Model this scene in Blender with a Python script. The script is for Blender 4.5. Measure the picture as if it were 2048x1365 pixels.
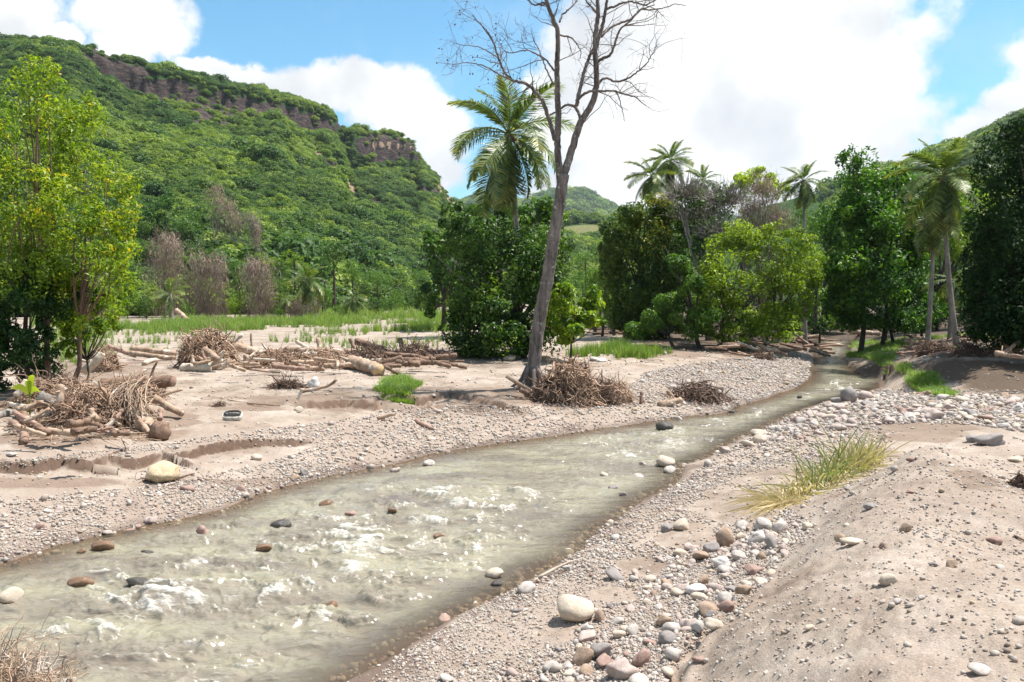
import bpy, math, random
import numpy as np
from math import radians, sin, cos, pi, atan, tan

for _o in list(bpy.data.objects):
    bpy.data.objects.remove(_o)
S = bpy.context.scene
COL = S.collection
rng = np.random.default_rng(7)
rnd = random.Random(11)

# ------------------------------------------------------------------ camera
FPX = 1593.0
CAMZ = 4.0
PITCH = atan((682.5 - 590) / FPX)
cam_d = bpy.data.cameras.new('camera')
cam_d.sensor_width = 36.0
cam_d.lens = 36.0 * FPX / 2048
cam_d.clip_end = 12000
cam_d.clip_start = 0.05
cam = bpy.data.objects.new('camera', cam_d)
COL.objects.link(cam)
cam.location = (0, 0, CAMZ)
cam.rotation_euler = (pi / 2 - PITCH, 0, 0)
S.camera = cam

S.view_settings.view_transform = 'Standard'
S.view_settings.look = 'None'
S.view_settings.gamma = 1
S.view_settings.exposure = 0.92
S.view_settings.use_curve_mapping = False
S.render.engine = 'CYCLES'
cy = S.cycles
cy.max_bounces = 7
cy.diffuse_bounces = 3
cy.glossy_bounces = 2
cy.transmission_bounces = 4
cy.transparent_max_bounces = 8
cy.caustics_reflective = False
cy.caustics_refractive = False
cy.sample_clamp_indirect = 4
cy.use_denoising = True
try:
    cy.denoiser = 'OPENIMAGEDENOISE'
    cy.denoising_prefilter = 'ACCURATE'
except Exception:
    pass

# sun direction (pointing from the ground to the sun)
SUNV = np.array([0.41, 0.15, 1.0]); SUNV /= np.linalg.norm(SUNV)
SUN_EL = math.asin(SUNV[2])
SUN_AZ = math.atan2(SUNV[0], SUNV[1])      # clockwise from +Y
sd = bpy.data.lights.new('sun', 'SUN')
sd.energy = 5.0
sd.angle = radians(0.53)
sd.color = (1.0, 0.955, 0.89)
sun = bpy.data.objects.new('sun', sd)
COL.objects.link(sun)
from mathutils import Vector, Matrix
sun.rotation_euler = Vector(SUNV).to_track_quat('Z', 'Y').to_euler()

# ---------------------------------------------------------- node helpers
class NT:
    def __init__(s, tree):
        s.t = tree; s.n = tree.nodes; s.l = tree.links
    def new(s, typ, **kw):
        n = s.n.new(typ)
        for k, v in kw.items():
            setattr(n, k, v)
        return n
    def link(s, a, b): s.l.new(a, b)
    def val(s, x, sock):
        if hasattr(x, 'is_output'): s.l.new(x, sock)
        elif isinstance(x, (tuple, list)) and len(x) == 3 and sock.type == 'RGBA': sock.default_value = (*x, 1)
        else: sock.default_value = x
    def math(s, op, a, b=None, c=None, clamp=False):
        n = s.new('ShaderNodeMath', operation=op, use_clamp=clamp)
        s.val(a, n.inputs[0])
        if b is not None: s.val(b, n.inputs[1])
        if c is not None: s.val(c, n.inputs[2])
        return n.outputs[0]
    def vmath(s, op, a, b=None):
        n = s.new('ShaderNodeVectorMath', operation=op)
        s.val(a, n.inputs[0])
        if b is not None: s.val(b, n.inputs[1])
        return n.outputs['Value'] if op in ('LENGTH', 'DOT_PRODUCT', 'DISTANCE') else n.outputs[0]
    def mix(s, f, a, b, blend='MIX'):
        n = s.new('ShaderNodeMix', data_type='RGBA', blend_type=blend)
        s.val(f, n.inputs[0]); s.val(a, n.inputs[6]); s.val(b, n.inputs[7])
        return n.outputs[2]
    def noise(s, vec, scale, detail=4, rough=0.55, dist=0.0, out=0):
        n = s.new('ShaderNodeTexNoise')
        if vec is not None: s.link(vec, n.inputs['Vector'])
        n.inputs['Scale'].default_value = scale
        n.inputs['Detail'].default_value = detail
        n.inputs['Roughness'].default_value = rough
        n.inputs['Distortion'].default_value = dist
        return n.outputs[out]
    def voro(s, vec, scale, feature='F1', out='Distance'):
        n = s.new('ShaderNodeTexVoronoi', feature=feature)
        if vec is not None: s.link(vec, n.inputs['Vector'])
        n.inputs['Scale'].default_value = scale
        return n.outputs[out]
    def ramp(s, fac, stops, interp='LINEAR'):
        n = s.new('ShaderNodeValToRGB')
        n.color_ramp.interpolation = interp
        e = n.color_ramp.elements
        while len(e) > 1: e.remove(e[0])
        for i, (p, c) in enumerate(stops):
            el = e[0] if i == 0 else e.new(p)
            el.position = p
            el.color = (*c, 1) if len(c) == 3 else c
        s.val(fac, n.inputs[0])
        return n.outputs[0]
    def sstep(s, x, lo, hi):
        n = s.new('ShaderNodeMapRange', interpolation_type='SMOOTHSTEP')
        s.val(x, n.inputs[0]); s.val(lo, n.inputs[1]); s.val(hi, n.inputs[2])
        return n.outputs[0]
    def attr(s, name, typ='GEOMETRY', out='Fac'):
        n = s.new('ShaderNodeAttribute', attribute_name=name, attribute_type=typ)
        return n.outputs[out]
    def bump(s, h, strength, dist, nrm=None):
        n = s.new('ShaderNodeBump')
        s.val(h, n.inputs['Height']); n.inputs['Strength'].default_value = strength
        n.inputs['Distance'].default_value = dist
        if nrm is not None: s.link(nrm, n.inputs['Normal'])
        return n.outputs[0]

def newmat(name):
    m = bpy.data.materials.new(name); m.use_nodes = True
    t = NT(m.node_tree)
    for n in list(t.n):
        if n.type not in ('OUTPUT_MATERIAL', 'BSDF_PRINCIPLED'): t.n.remove(n)
    b = [n for n in t.n if n.type == 'BSDF_PRINCIPLED'][0]
    o = [n for n in t.n if n.type == 'OUTPUT_MATERIAL'][0]
    return m, t, b, o

# ------------------------------------------------------- pixel <-> world
cp, sp = cos(PITCH), sin(PITCH)
def rays(px, py):
    px = np.asarray(px, float); py = np.asarray(py, float)
    x = (px - 1024) / FPX; u = -(py - 682.5) / FPX
    return x, cp + sp * u, -sp + cp * u
def P(px, py, z):                      # pixel -> point on the level z
    x, y, w = rays(px, py)
    t = (z - CAMZ) / w
    return np.stack([x * t, y * t, np.zeros_like(x * t) + z], -1)
def PD(px, py, Y):                     # pixel -> point at depth Y
    x, y, w = rays(px, py)
    t = Y / y
    return np.stack([x * t, y * t, CAMZ + w * t], -1)
def proj(X, Y, Z):
    d = Y * cp - (Z - CAMZ) * sp
    u = Y * sp + (Z - CAMZ) * cp
    d = np.where(d < 0.05, 0.05, d)
    return 1024 + FPX * X / d, 682.5 - FPX * u / d

# ---------------------------------------------------------------- world
wd = bpy.data.worlds.new('World'); S.world = wd; wd.use_nodes = True
t = NT(wd.node_tree)
for n in list(t.n): t.n.remove(n)
sky = t.new('ShaderNodeTexSky', sky_type='NISHITA')
sky.sun_disc = False
sky.sun_elevation = SUN_EL
sky.sun_rotation = SUN_AZ
sky.altitude = 0; sky.air_density = 1.0; sky.dust_density = 0.3; sky.ozone_density = 1.2
tc = t.new('ShaderNodeTexCoord')
sep = t.new('ShaderNodeSeparateXYZ'); t.link(tc.outputs['Generated'], sep.inputs[0])
az = t.math('ARCTAN2', sep.outputs[0], sep.outputs[1])
el = t.math('ARCSINE', sep.outputs[2])
cmb = t.new('ShaderNodeCombineXYZ'); t.val(az, cmb.inputs[0]); t.val(el, cmb.inputs[1])
wob = t.new('ShaderNodeTexNoise'); t.link(tc.outputs['Generated'], wob.inputs['Vector'])
wob.inputs['Scale'].default_value = 9; wob.inputs['Detail'].default_value = 7; wob.inputs['Roughness'].default_value = 0.58
wv = t.vmath('SUBTRACT', wob.outputs['Color'], (0.5, 0.5, 0.5))
wv = t.vmath('MULTIPLY', wv, (0.10, 0.085, 0.0))
pos = t.vmath('ADD', cmb.outputs[0], wv)
def azel(px, py):
    x, y, w = rays(px, py)
    L = math.sqrt(x * x + y * y + w * w)
    return math.atan2(x, y), math.asin(w / L)
CL = [(1480, 40, 370, 230), (1330, 270, 300, 210), (1600, 260, 260, 150), (1700, 160, 130, 130), (1500, 380, 420, 110),
      (1250, 120, 190, 120), (1640, -40, 120, 120), (1160, 400, 120, 60), (1120, 210, 90, 120),
      (2060, 190, 70, 60), (1990, 260, 120, 55), (2110, 140, 70, 80),
      (10, 30, 75, 70), (90, 70, 55, 30), (250, 20, 120, 70), (300, 65, 80, 50), (240, 100, 60, 45),
      (620, 175, 210, 50), (780, 215, 120, 65), (860, 280, 90, 90), (470, 145, 110, 25), (870, 340, 70, 90),
      (-250, -40, 260, 190), (2400, 120, 260, 160), (600, -620, 500, 150), (1500, -560, 420, 190)]
acc = None
for (px, py, rx, ry) in CL:
    a, e = azel(px, py)
    ca = cos(e)
    d = t.vmath('SUBTRACT', pos, (a, e, 0))
    d = t.vmath('MULTIPLY', d, (FPX / rx * 1.0, FPX / ry * 1.0, 0))
    d = t.vmath('LENGTH', d)
    acc = d if acc is None else t.new('ShaderNodeMath', operation='SMOOTH_MIN').outputs[0] if False else t.math('MINIMUM', acc, d)
edge = t.noise(tc.outputs['Generated'], 22, 6, 0.6)
dens = t.math('SUBTRACT', 1.0, acc)
dens = t.math('ADD', dens, t.math('MULTIPLY', t.math('SUBTRACT', edge, 0.5), 0.9))
cover = t.sstep(dens, -0.06, 0.34)
# clouds in the rest of the sky, outside the frame
gen = t.noise(tc.outputs['Generated'], 2.3, 7, 0.55)
gm = t.sstep(gen, 0.50, 0.60)
inx = t.sstep(t.math('ABSOLUTE', az), 0.72, 0.95)
iny = t.sstep(el, 0.46, 0.62)
gm = t.math('MULTIPLY', gm, t.math('MAXIMUM', inx, iny))
cover = t.math('MAXIMUM', cover, gm)
thin = t.sstep(t.noise(tc.outputs['Generated'], 4.5, 6, 0.6), 0.42, 0.85)
cover = t.math('MAXIMUM', cover, t.math('MULTIPLY', thin, 0.30))
shade = t.noise(tc.outputs['Generated'], 7.5, 5, 0.5)
ccol = t.ramp(shade, [(0.30, (8.0, 8.3, 8.8)), (0.42, (9.6, 9.8, 10.0)), (0.50, (11.4, 11.4, 11.4)), (0.60, (13.0, 13.0, 12.9))])
skyc = t.mix(1.0, sky.outputs[0], (1.0, 1.85, 2.0), 'MULTIPLY')
hz = t.sstep(el, 0.45, 0.0)
skyc = t.mix(t.math('MULTIPLY', hz, 0.20), skyc, (4.4, 7.8, 9.6))
fc = t.mix(cover, skyc, ccol)
bg = t.new('ShaderNodeBackground'); t.link(fc, bg.inputs[0]); bg.inputs[1].default_value = 0.05
wo = t.new('ShaderNodeOutputWorld'); t.link(bg.outputs[0], wo.inputs[0])

# ------------------------------------------------------------ numpy noise
def _h(ix, iy, s):
    n = (ix.astype(np.int64) * 374761393 + iy.astype(np.int64) * 668265263 + s * 1442695041) & 0x7fffffff
    n = ((n ^ (n >> 13)) * 1274126177) & 0x7fffffff
    return ((n ^ (n >> 16)) & 0xffffff) / float(0xffffff)
def vnoise(x, y, s=0):
    x = np.asarray(x, float); y = np.asarray(y, float)
    ix = np.floor(x); iy = np.floor(y)
    fx = x - ix; fy = y - iy
    fx = fx * fx * (3 - 2 * fx); fy = fy * fy * (3 - 2 * fy)
    a = _h(ix, iy, s); b = _h(ix + 1, iy, s); c = _h(ix, iy + 1, s); d = _h(ix + 1, iy + 1, s)
    return (a * (1 - fx) + b * fx) * (1 - fy) + (c * (1 - fx) + d * fx) * fy
def fbm(x, y, oct=4, s=0, g=0.5):
    v = 0; a = 1; tot = 0
    for k in range(oct):
        v = v + a * vnoise(x * 2 ** k + 17.3 * k, y * 2 ** k - 9.1 * k, s + k); tot += a; a *= g
    return (v / tot - 0.5) * 1.7
def ss(x, a, b):
    q = np.clip((x - a) / (b - a), 0, 1)
    return q * q * (3 - 2 * q)

def segdist(X, Y, poly, closed=False):
    n = len(poly); best = np.full(np.shape(X), 1e9)
    sgn = np.zeros(np.shape(X)); tt = np.zeros(np.shape(X))
    for i in range(n if closed else n - 1):
        a = poly[i]; b = poly[(i + 1) % n]
        dx, dy = b[0] - a[0], b[1] - a[1]
        L = dx * dx + dy * dy + 1e-9
        q = np.clip(((X - a[0]) * dx + (Y - a[1]) * dy) / L, 0, 1)
        ex = X - a[0] - q * dx; ey = Y - a[1] - q * dy
        d = np.hypot(ex, ey)
        m = d < best
        best = np.where(m, d, best)
        sgn = np.where(m, np.sign(dx * ey - dy * ex), sgn)
        tt = np.where(m, (i + q) / max(1, n - 1), tt)
    return best, sgn, tt
def inpoly(X, Y, poly):
    X = np.asarray(X, float); c = np.zeros(np.shape(X), bool); n = len(poly)
    for i in range(n):
        x1, y1 = poly[i][0], poly[i][1]; x2, y2 = poly[(i + 1) % n][0], poly[(i + 1) % n][1]
        if y1 == y2: continue
        m = ((y1 > Y) != (y2 > Y)) & (X < (x2 - x1) * (Y - y1) / (y2 - y1) + x1)
        c ^= m
    return c

# ------------------------------------------------------ terrain heights
LSH = [(-700, 1330), (-350, 1225), (-120, 1160), (0, 1128), (110, 1092), (190, 1075), (280, 1052), (340, 1045), (450, 1018), (520, 988), (600, 968),
       (660, 952), (700, 945), (800, 925), (870, 906), (1000, 886), (1100, 873), (1200, 857), (1300, 844), (1380, 832),
       (1440, 828), (1480, 812), (1530, 797), (1590, 777), (1620, 757), (1622, 737), (1628, 718), (1618, 700), (1622, 690), (1640, 680)]
RSH = [(1712, 680), (1700, 690), (1706, 702), (1692, 716), (1700, 735), (1730, 752), (1785, 758), (1768, 772), (1722, 786), (1680, 797),
       (1600, 822), (1540, 850), (1460, 886), (1420, 911), (1372, 930), (1345, 972), (1270, 1012), (1195, 1065), (1160, 1102),
       (1100, 1142), (1020, 1178), (930, 1226), (860, 1262), (790, 1312), (700, 1370), (560, 1470), (400, 1620), (100, 2000)]
lw = P([p[0] for p in LSH], [p[1] for p in LSH], 0.0)[:, :2]
rw = P([p[0] for p in RSH], [p[1] for p in RSH], 0.0)[:, :2]
def refine(pl, amp, seed):
    out = []
    for i in range(len(pl) - 1):
        a, b = pl[i], pl[i + 1]
        L = np.hypot(*(b - a)); k = max(1, min(5, int(L / 0.6)))
        nrm = np.array([-(b - a)[1], (b - a)[0]]) / (L + 1e-9)
        for j in range(k):
            q = a + (b - a) * j / k
            out.append(q + nrm * amp * min(1, L) * (vnoise(q[0] * 1.3, q[1] * 1.3, seed) - 0.5) * 2)
    out.append(pl[-1])
    return np.array(out)
lw = refine(lw, 0.10, 3); rw = refine(rw, 0.12, 4)
RIVER = np.vstack([lw, rw, [[-6.0, 0.5], [-14, 1.0]]])

CP = [  # px, py, height : the lie of the land
 (0, 640, 1.05), (200, 640, 1.05), (600, 640, 1.05), (900, 640, 1.05), (-400, 640, 1.1), (-400, 720, 1.1), (-400, 850, 1.0), (-500, 1000, .7),
 (-500, 1120, .35), (200, 700, 1.05), (500, 700, 1.0), (800, 690, 1.0), (1100, 690, 1.0), (1300, 668, 1.0), (1150, 650, 1.0), (1400, 650, 1.0), (1560, 655, .9),
 (300, 742, .97), (450, 735, .97), (600, 734, .95), (750, 738, .93), (860, 740, .9), (1000, 745, .85), (1150, 740, .8), (0, 760, 1.05), (100, 790, 1.0),
 (350, 778, .85), (500, 790, .8), (640, 800, .74), (700, 805, .68), (820, 800, .64), (900, 800, .62), (1000, 815, .5), (1090, 790, .62), (1200, 790, .5),
 (0, 865, .82), (100, 892, .76), (200, 885, .76), (350, 845, .73), (500, 835, .68), (650, 825, .6), (780, 815, .55),
 (0, 925, .66), (220, 900, .62), (400, 880, .57), (640, 850, .5), (800, 840, .42), (1000, 845, .25),
 (0, 1000, .40), (300, 965, .36), (600, 905, .33), (800, 880, .26), (0, 1070, .2), (300, 1010, .17), (600, 940, .14),
 (1250, 740, .72), (1320, 720, .8), (1400, 745, .5), (1550, 722, .42), (1450, 790, .25), (1560, 760, .2), (1300, 800, .3), (1250, 770, .5), (1450, 700, .85), (1560, 690, .75),
 (1700, 812, .22), (1850, 800, .42), (1960, 800, .55), (2100, 810, .6), (2300, 850, .7), (1600, 862, .25), (1750, 860, .42), (2000, 850, .6),
 (1500, 950, .25), (1420, 1052, .15), (1600, 930, .38), (1300, 1152, .22), (1230, 1190, .24), (1150, 1232, .28), (1100, 1330, .30), (900, 1335, .12), (1280, 1330, .42),
 (1400, 1185, .45), (1500, 1095, .5), (1560, 1030, .5), (1700, 925, .5), (1800, 880, .52), (1300, 1000, .06),
 (1560, 1150, .72), (1620, 1060, .72), (1740, 960, .74),
 (1850, 893, 1.62), (1905, 900, 1.58), (1960, 935, 1.55), (2040, 985, 1.6), (1790, 935, 1.40), (1700, 1010, 1.25), (1640, 1110, 1.25), (1900, 1000, 1.72),
 (1560, 1220, 1.15), (1480, 1270, .95), (1395, 1330, .62), (1345, 1365, .55), (1450, 1360, .85), (1600, 1300, 1.35), (1750, 1150, 1.6), (1800, 1320, 1.75), (2000, 1200, 1.85),
 (2000, 1080, 1.6), (2040, 1350, 1.85), (2300, 1300, 2.0), (2400, 1050, 1.7), (1500, 1600, 1.3), (2000, 1900, 2.2), (1200, 1600, .5), (1000, 1500, .2),
 (2040, 935, .75), (1985, 905, .62), (2200, 930, .9), (1930, 860, .56), (2400, 960, 1.0),
 (1850, 700, 1.15), (2000, 700, 1.3), (2200, 700, 1.4), (1800, 740, .72), (1760, 720, .7), (1900, 745, .95), (2040, 745, 1.1), (1950, 775, .62), (1840, 775, .4), (2100, 780, .65),
 (1730, 738, .2), (1750, 690, .7), (1740, 705, .5), (2300, 760, 1.0),
 (1665, 672, .3), (1665, 655, .5), (1800, 650, 1.2), (2100, 650, 1.3), (1600, 640, 1.0), (1200, 630, 1.05), (2500, 660, 1.3),
]
for p in LSH[2:-1:2]: CP.append((p[0], p[1], 0.0))
for p in RSH[1:-1:2]: CP.append((p[0], p[1], 0.0))
cpw = np.array([list(P(a, b, z)) for a, b, z in CP])
extra = np.array([[-8, -6, .5], [0, -6, 2.3], [8, -6, 2.6], [0, -1, 2.3], [3, 1, 2.35], [-3.2, -1, 1.2], [-3.5, 2.0, .35], [-9, 3, -.3], [0, 200, 1.2], [150, 200, 1.4], [-150, 200, 1.2], [60, 110, 1.3], [-60, 150, 1.1]], float)
cpw = np.vstack([cpw, extra])
def uv(X, Y):
    Yc = np.maximum(Y, -6) + 8.0
    return X / Yc * 1.6, np.log(Yc)
cu, cv = uv(cpw[:, 0], cpw[:, 1])
def tpsk(r2): return 0.5 * r2 * np.log(r2 + 1e-12)
n_ = len(cu)
K = tpsk((cu[:, None] - cu[None]) ** 2 + (cv[:, None] - cv[None]) ** 2) + np.eye(n_) * 2e-4
A = np.zeros((n_ + 3, n_ + 3)); A[:n_, :n_] = K
A[:n_, n_] = 1; A[:n_, n_ + 1] = cu; A[:n_, n_ + 2] = cv; A[n_:, :n_] = A[:n_, n_:].T
W = np.linalg.solve(A, np.concatenate([cpw[:, 2], [0, 0, 0]]))
def tps(X, Y):
    sh = np.shape(X); u, v = uv(np.ravel(X), np.ravel(Y))
    r = np.full(u.shape, W[n_]) + W[n_ + 1] * u + W[n_ + 2] * v
    for i in range(n_):
        r += W[i] * tpsk((u - cu[i]) ** 2 + (v - cv[i]) ** 2)
    return r.reshape(sh)

def wl(pts, z): return P([p[0] for p in pts], [p[1] for p in pts], z)[:, :2]
LEDGE = refine(wl([(-300, 960), (0, 938), (60, 938), (130, 926), (180, 930), (222, 914), (262, 918), (320, 903), (345, 908), (400, 893), (470, 884), (540, 876), (590, 874), (640, 866)], .55), 0.16, 21)
BANK2 = refine(wl([(560, 812), (640, 806), (700, 800), (752, 803), (765, 790), (840, 796), (900, 786), (960, 792), (1010, 800), (1060, 806)], .72), 0.2, 22)
BANK3 = refine(wl([(330, 806), (420, 812), (500, 806), (600, 800)], .78), 0.3, 23)
CRACK = refine(wl([(1310, 1420), (1340, 1365), (1362, 1325), (1385, 1290), (1420, 1272), (1470, 1250), (1520, 1215)], .62), 0.05, 24)

def ground(X, Y, full=False):
    X = np.asarray(X, float); Y = np.asarray(Y, float)
    h = np.clip(tps(X, Y), -0.5, 3.0)
    d, _, _ = segdist(X, Y, RIVER, True)
    ins = inpoly(X, Y, RIVER)
    far = ss(Y, 60, 90)
    edge = 0.015 + np.minimum(d * 0.10, 0.16)
    h = np.where(ins, -np.minimum(0.04 + d * 0.28, 0.75), np.maximum(h, edge))
    dry = ss(np.where(ins, -d, d), 0.0, 0.8)
    # cut steps in the bank
    for pl, amp in ((LEDGE, .15), (BANK2, .16), (BANK3, .10)):
        dd, sg, tt = segdist(X, Y, pl)
        side = -sg * dd                       # >0 on the river side
        wob_ = 0.05 * fbm(X * 7, Y * 7, 3, 31)
        fade = np.exp(-(dd / 1.3) ** 2) * ss(tt, 0, .06) * (1 - ss(tt, .94, 1.0))
        var = 0.45 + 1.1 * np.clip(vnoise(X * 0.9, Y * 0.9, 33), 0, 1)
        h = h - amp * var * fade * dry * (ss(side + wob_, -0.025, 0.035) - 0.35)
    dd, sg, tt = segdist(X, Y, CRACK)
    h = h - 0.13 * np.exp(-(dd / 0.07) ** 2) * (vnoise(X * 5, Y * 5, 35) * 1.4) + 0.05 * np.exp(-((dd - .14) / .08) ** 2)
    # small terraces washed into the sand between the river and the field
    px, py = proj(X, Y, h)
    terr = ss(py, 765, 785) * (1 - ss(py, 850, 885)) * ss(px, 200, 420) * (1 - ss(px, 1180, 1260)) * dry
    q = 0.075
    tq = h / q + 1.6 * fbm(X * 0.8, Y * 0.8, 3, 41)
    fl = np.floor(tq); fr = tq - fl
    st = (fl + ss(fr, 0.74, 0.92)) * q
    h = h + terr * 0.8 * (st - (tq) * q)
    # low humps and runnels
    h = h + dry * (0.09 * fbm(X * 0.55, Y * 0.55, 4, 5) * ss(d, 0.2, 3) + 0.035 * fbm(X * 2.6, Y * 2.6, 4, 6) + 0.016 * fbm(X * 9, Y * 9, 3, 8))
    mound = ss(h, 0.6, 1.0) * (X > 0) * (Y < 16) * (Y > 0)
    h = h + mound * (0.10 * fbm(X * 1.3, Y * 1.3, 4, 15) + 0.03 * fbm(X * 6, Y * 6, 4, 16) + 0.012 * fbm(X * 22, Y * 22, 2, 17))
    if full: return h, np.where(ins, -d, d), mound, px, py
    return h

# ------------------------------------------------------ mesh construction
def mesh_np(name, V, quads=None, tris=None, mat=None, smooth=False, attrs=None, vcol=None, mats=None):
    me = bpy.data.meshes.new(name)
    V = np.ascontiguousarray(V, np.float32)
    me.vertices.add(len(V)); me.vertices.foreach_set('co', V.ravel())
    lo = []; st = []; tot = []; off = 0
    for f, k in ((quads, 4), (tris, 3)):
        if f is None or len(f) == 0: continue
        f = np.asarray(f, np.int32)
        lo.append(f.ravel()); st.append(off + np.arange(len(f)) * k); tot.append(np.full(len(f), k)); off += f.size
    lo = np.concatenate(lo).astype(np.int32)
    me.loops.add(len(lo)); me.loops.foreach_set('vertex_index', lo)
    st = np.concatenate(st).astype(np.int32)
    me.polygons.add(len(st)); me.polygons.foreach_set('loop_start', st)
    try: me.polygons.foreach_set('loop_total', np.concatenate(tot).astype(np.int32))
    except Exception: pass
    if mats is not None:
        for m in mats[0]: me.materials.append(m)
        me.polygons.foreach_set('material_index', np.asarray(mats[1], np.int32))
    elif mat is not None: me.materials.append(mat)
    me.update(calc_edges=True); me.validate()
    if smooth: me.polygons.foreach_set('use_smooth', np.ones(len(me.polygons), bool))
    for k, a in (attrs or {}).items():
        at = me.attributes.new(k, 'FLOAT', 'POINT'); at.data.foreach_set('value', np.ascontiguousarray(a, np.float32))
    return me
def tag(o, label=None, cat=None, group=None, kind=None):
    if label: o['label'] = label
    if cat: o['category'] = cat
    if group: o['group'] = group
    if kind: o['kind'] = kind
    return o
def obj(name, me, parent=None, loc=(0, 0, 0)):
    o = bpy.data.objects.new(name, me); COL.objects.link(o)
    o.location = loc
    if parent is not None: o.parent = parent
    return o
def empty(name, loc, label, cat, group=None):
    o = bpy.data.objects.new(name, None); COL.objects.link(o); o.location = loc
    o.empty_display_size = 0.2
    return tag(o, label, cat, group)

class Acc:
    """collects quads/tris with a per-vertex tint into one mesh"""
    def __init__(s): s.V = []; s.Q = []; s.T = []; s.A = []; s.n = 0
    def add(s, V, Q=None, T=None, tint=0.5):
        V = np.asarray(V, float).reshape(-1, 3)
        if Q is not None and len(Q): s.Q.append(np.asarray(Q) + s.n)
        if T is not None and len(T): s.T.append(np.asarray(T) + s.n)
        s.V.append(V); s.A.append(np.broadcast_to(np.asarray(tint, float), (len(V),)).copy()); s.n += len(V)
    def mesh(s, name, mat, smooth=False, origin=(0, 0, 0)):
        V = np.vstack(s.V) - np.array(origin)
        return mesh_np(name, V, np.vstack(s.Q) if s.Q else None, np.vstack(s.T) if s.T else None, mat, smooth, {'tint': np.concatenate(s.A)})
    @property
    def empty(s): return not s.V

def tubes(acc, Pn, R, n=5, tint=0.5, cap=True, ell=None):
    """Pn [N,K,3] centre lines, R [N,K] radii"""
    Pn = np.asarray(Pn, float); R = np.asarray(R, float)
    if Pn.ndim == 2: Pn = Pn[None]; R = R[None]
    N, K, _ = Pn.shape
    T = np.gradient(Pn, axis=1); T /= np.linalg.norm(T, axis=2, keepdims=True) + 1e-9
    main = Pn[:, -1] - Pn[:, 0]
    ref = np.where((np.abs(main[:, 2]) > 0.75 * np.linalg.norm(main, axis=1))[:, None], np.array([[0.0, 1.0, 0.03]]), np.array([[0.02, 0.03, 1.0]]))
    ref = np.repeat(ref[:, None], K, 1)
    B = np.cross(T, ref); B /= np.linalg.norm(B, axis=2, keepdims=True) + 1e-9
    C = np.cross(B, T)
    ang = np.arange(n) * 2 * pi / n
    ring = (B[:, :, None] * np.cos(ang)[None, None, :, None] + C[:, :, None] * np.sin(ang)[None, None, :, None])
    V = Pn[:, :, None] + ring * R[:, :, None, None]
    idx = np.arange(N * K * n).reshape(N, K, n)
    a = idx[:, :-1]; b = idx[:, 1:]
    Q = np.stack([a, np.roll(a, -1, 2), np.roll(b, -1, 2), b], -1).reshape(-1, 4)
    V = V.reshape(-1, 3); T_ = []
    tv = np.asarray(tint, float)
    tv = np.broadcast_to(tv.reshape(-1, 1) if tv.ndim else tv, (N, K * n)).reshape(-1) if tv.size in (1, N) else tv
    if cap:
        ce = np.arange(N) + len(V); cs = ce + N
        V = np.vstack([V, Pn[:, -1], Pn[:, 0]])
        e = idx[:, -1]; s0 = idx[:, 0]
        T_ = np.vstack([np.stack([e, np.roll(e, -1, 1), np.repeat(ce[:, None], n, 1)], -1).reshape(-1, 3),
                        np.stack([np.roll(s0, -1, 1), s0, np.repeat(cs[:, None], n, 1)], -1).reshape(-1, 3)])
        tv = np.concatenate([tv, tv[idx[:, 0, 0]], tv[idx[:, 0, 0]]])
    acc.add(V, Q, T_, tv)

def resample(pl, K, rad=None):
    pl = np.asarray(pl, float)
    d = np.concatenate([[0], np.cumsum(np.linalg.norm(np.diff(pl, axis=0), axis=1))])
    q = np.linspace(0, d[-1], K)
    out = np.stack([np.interp(q, d, pl[:, i]) for i in range(pl.shape[1])], -1)
    return out
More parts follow.
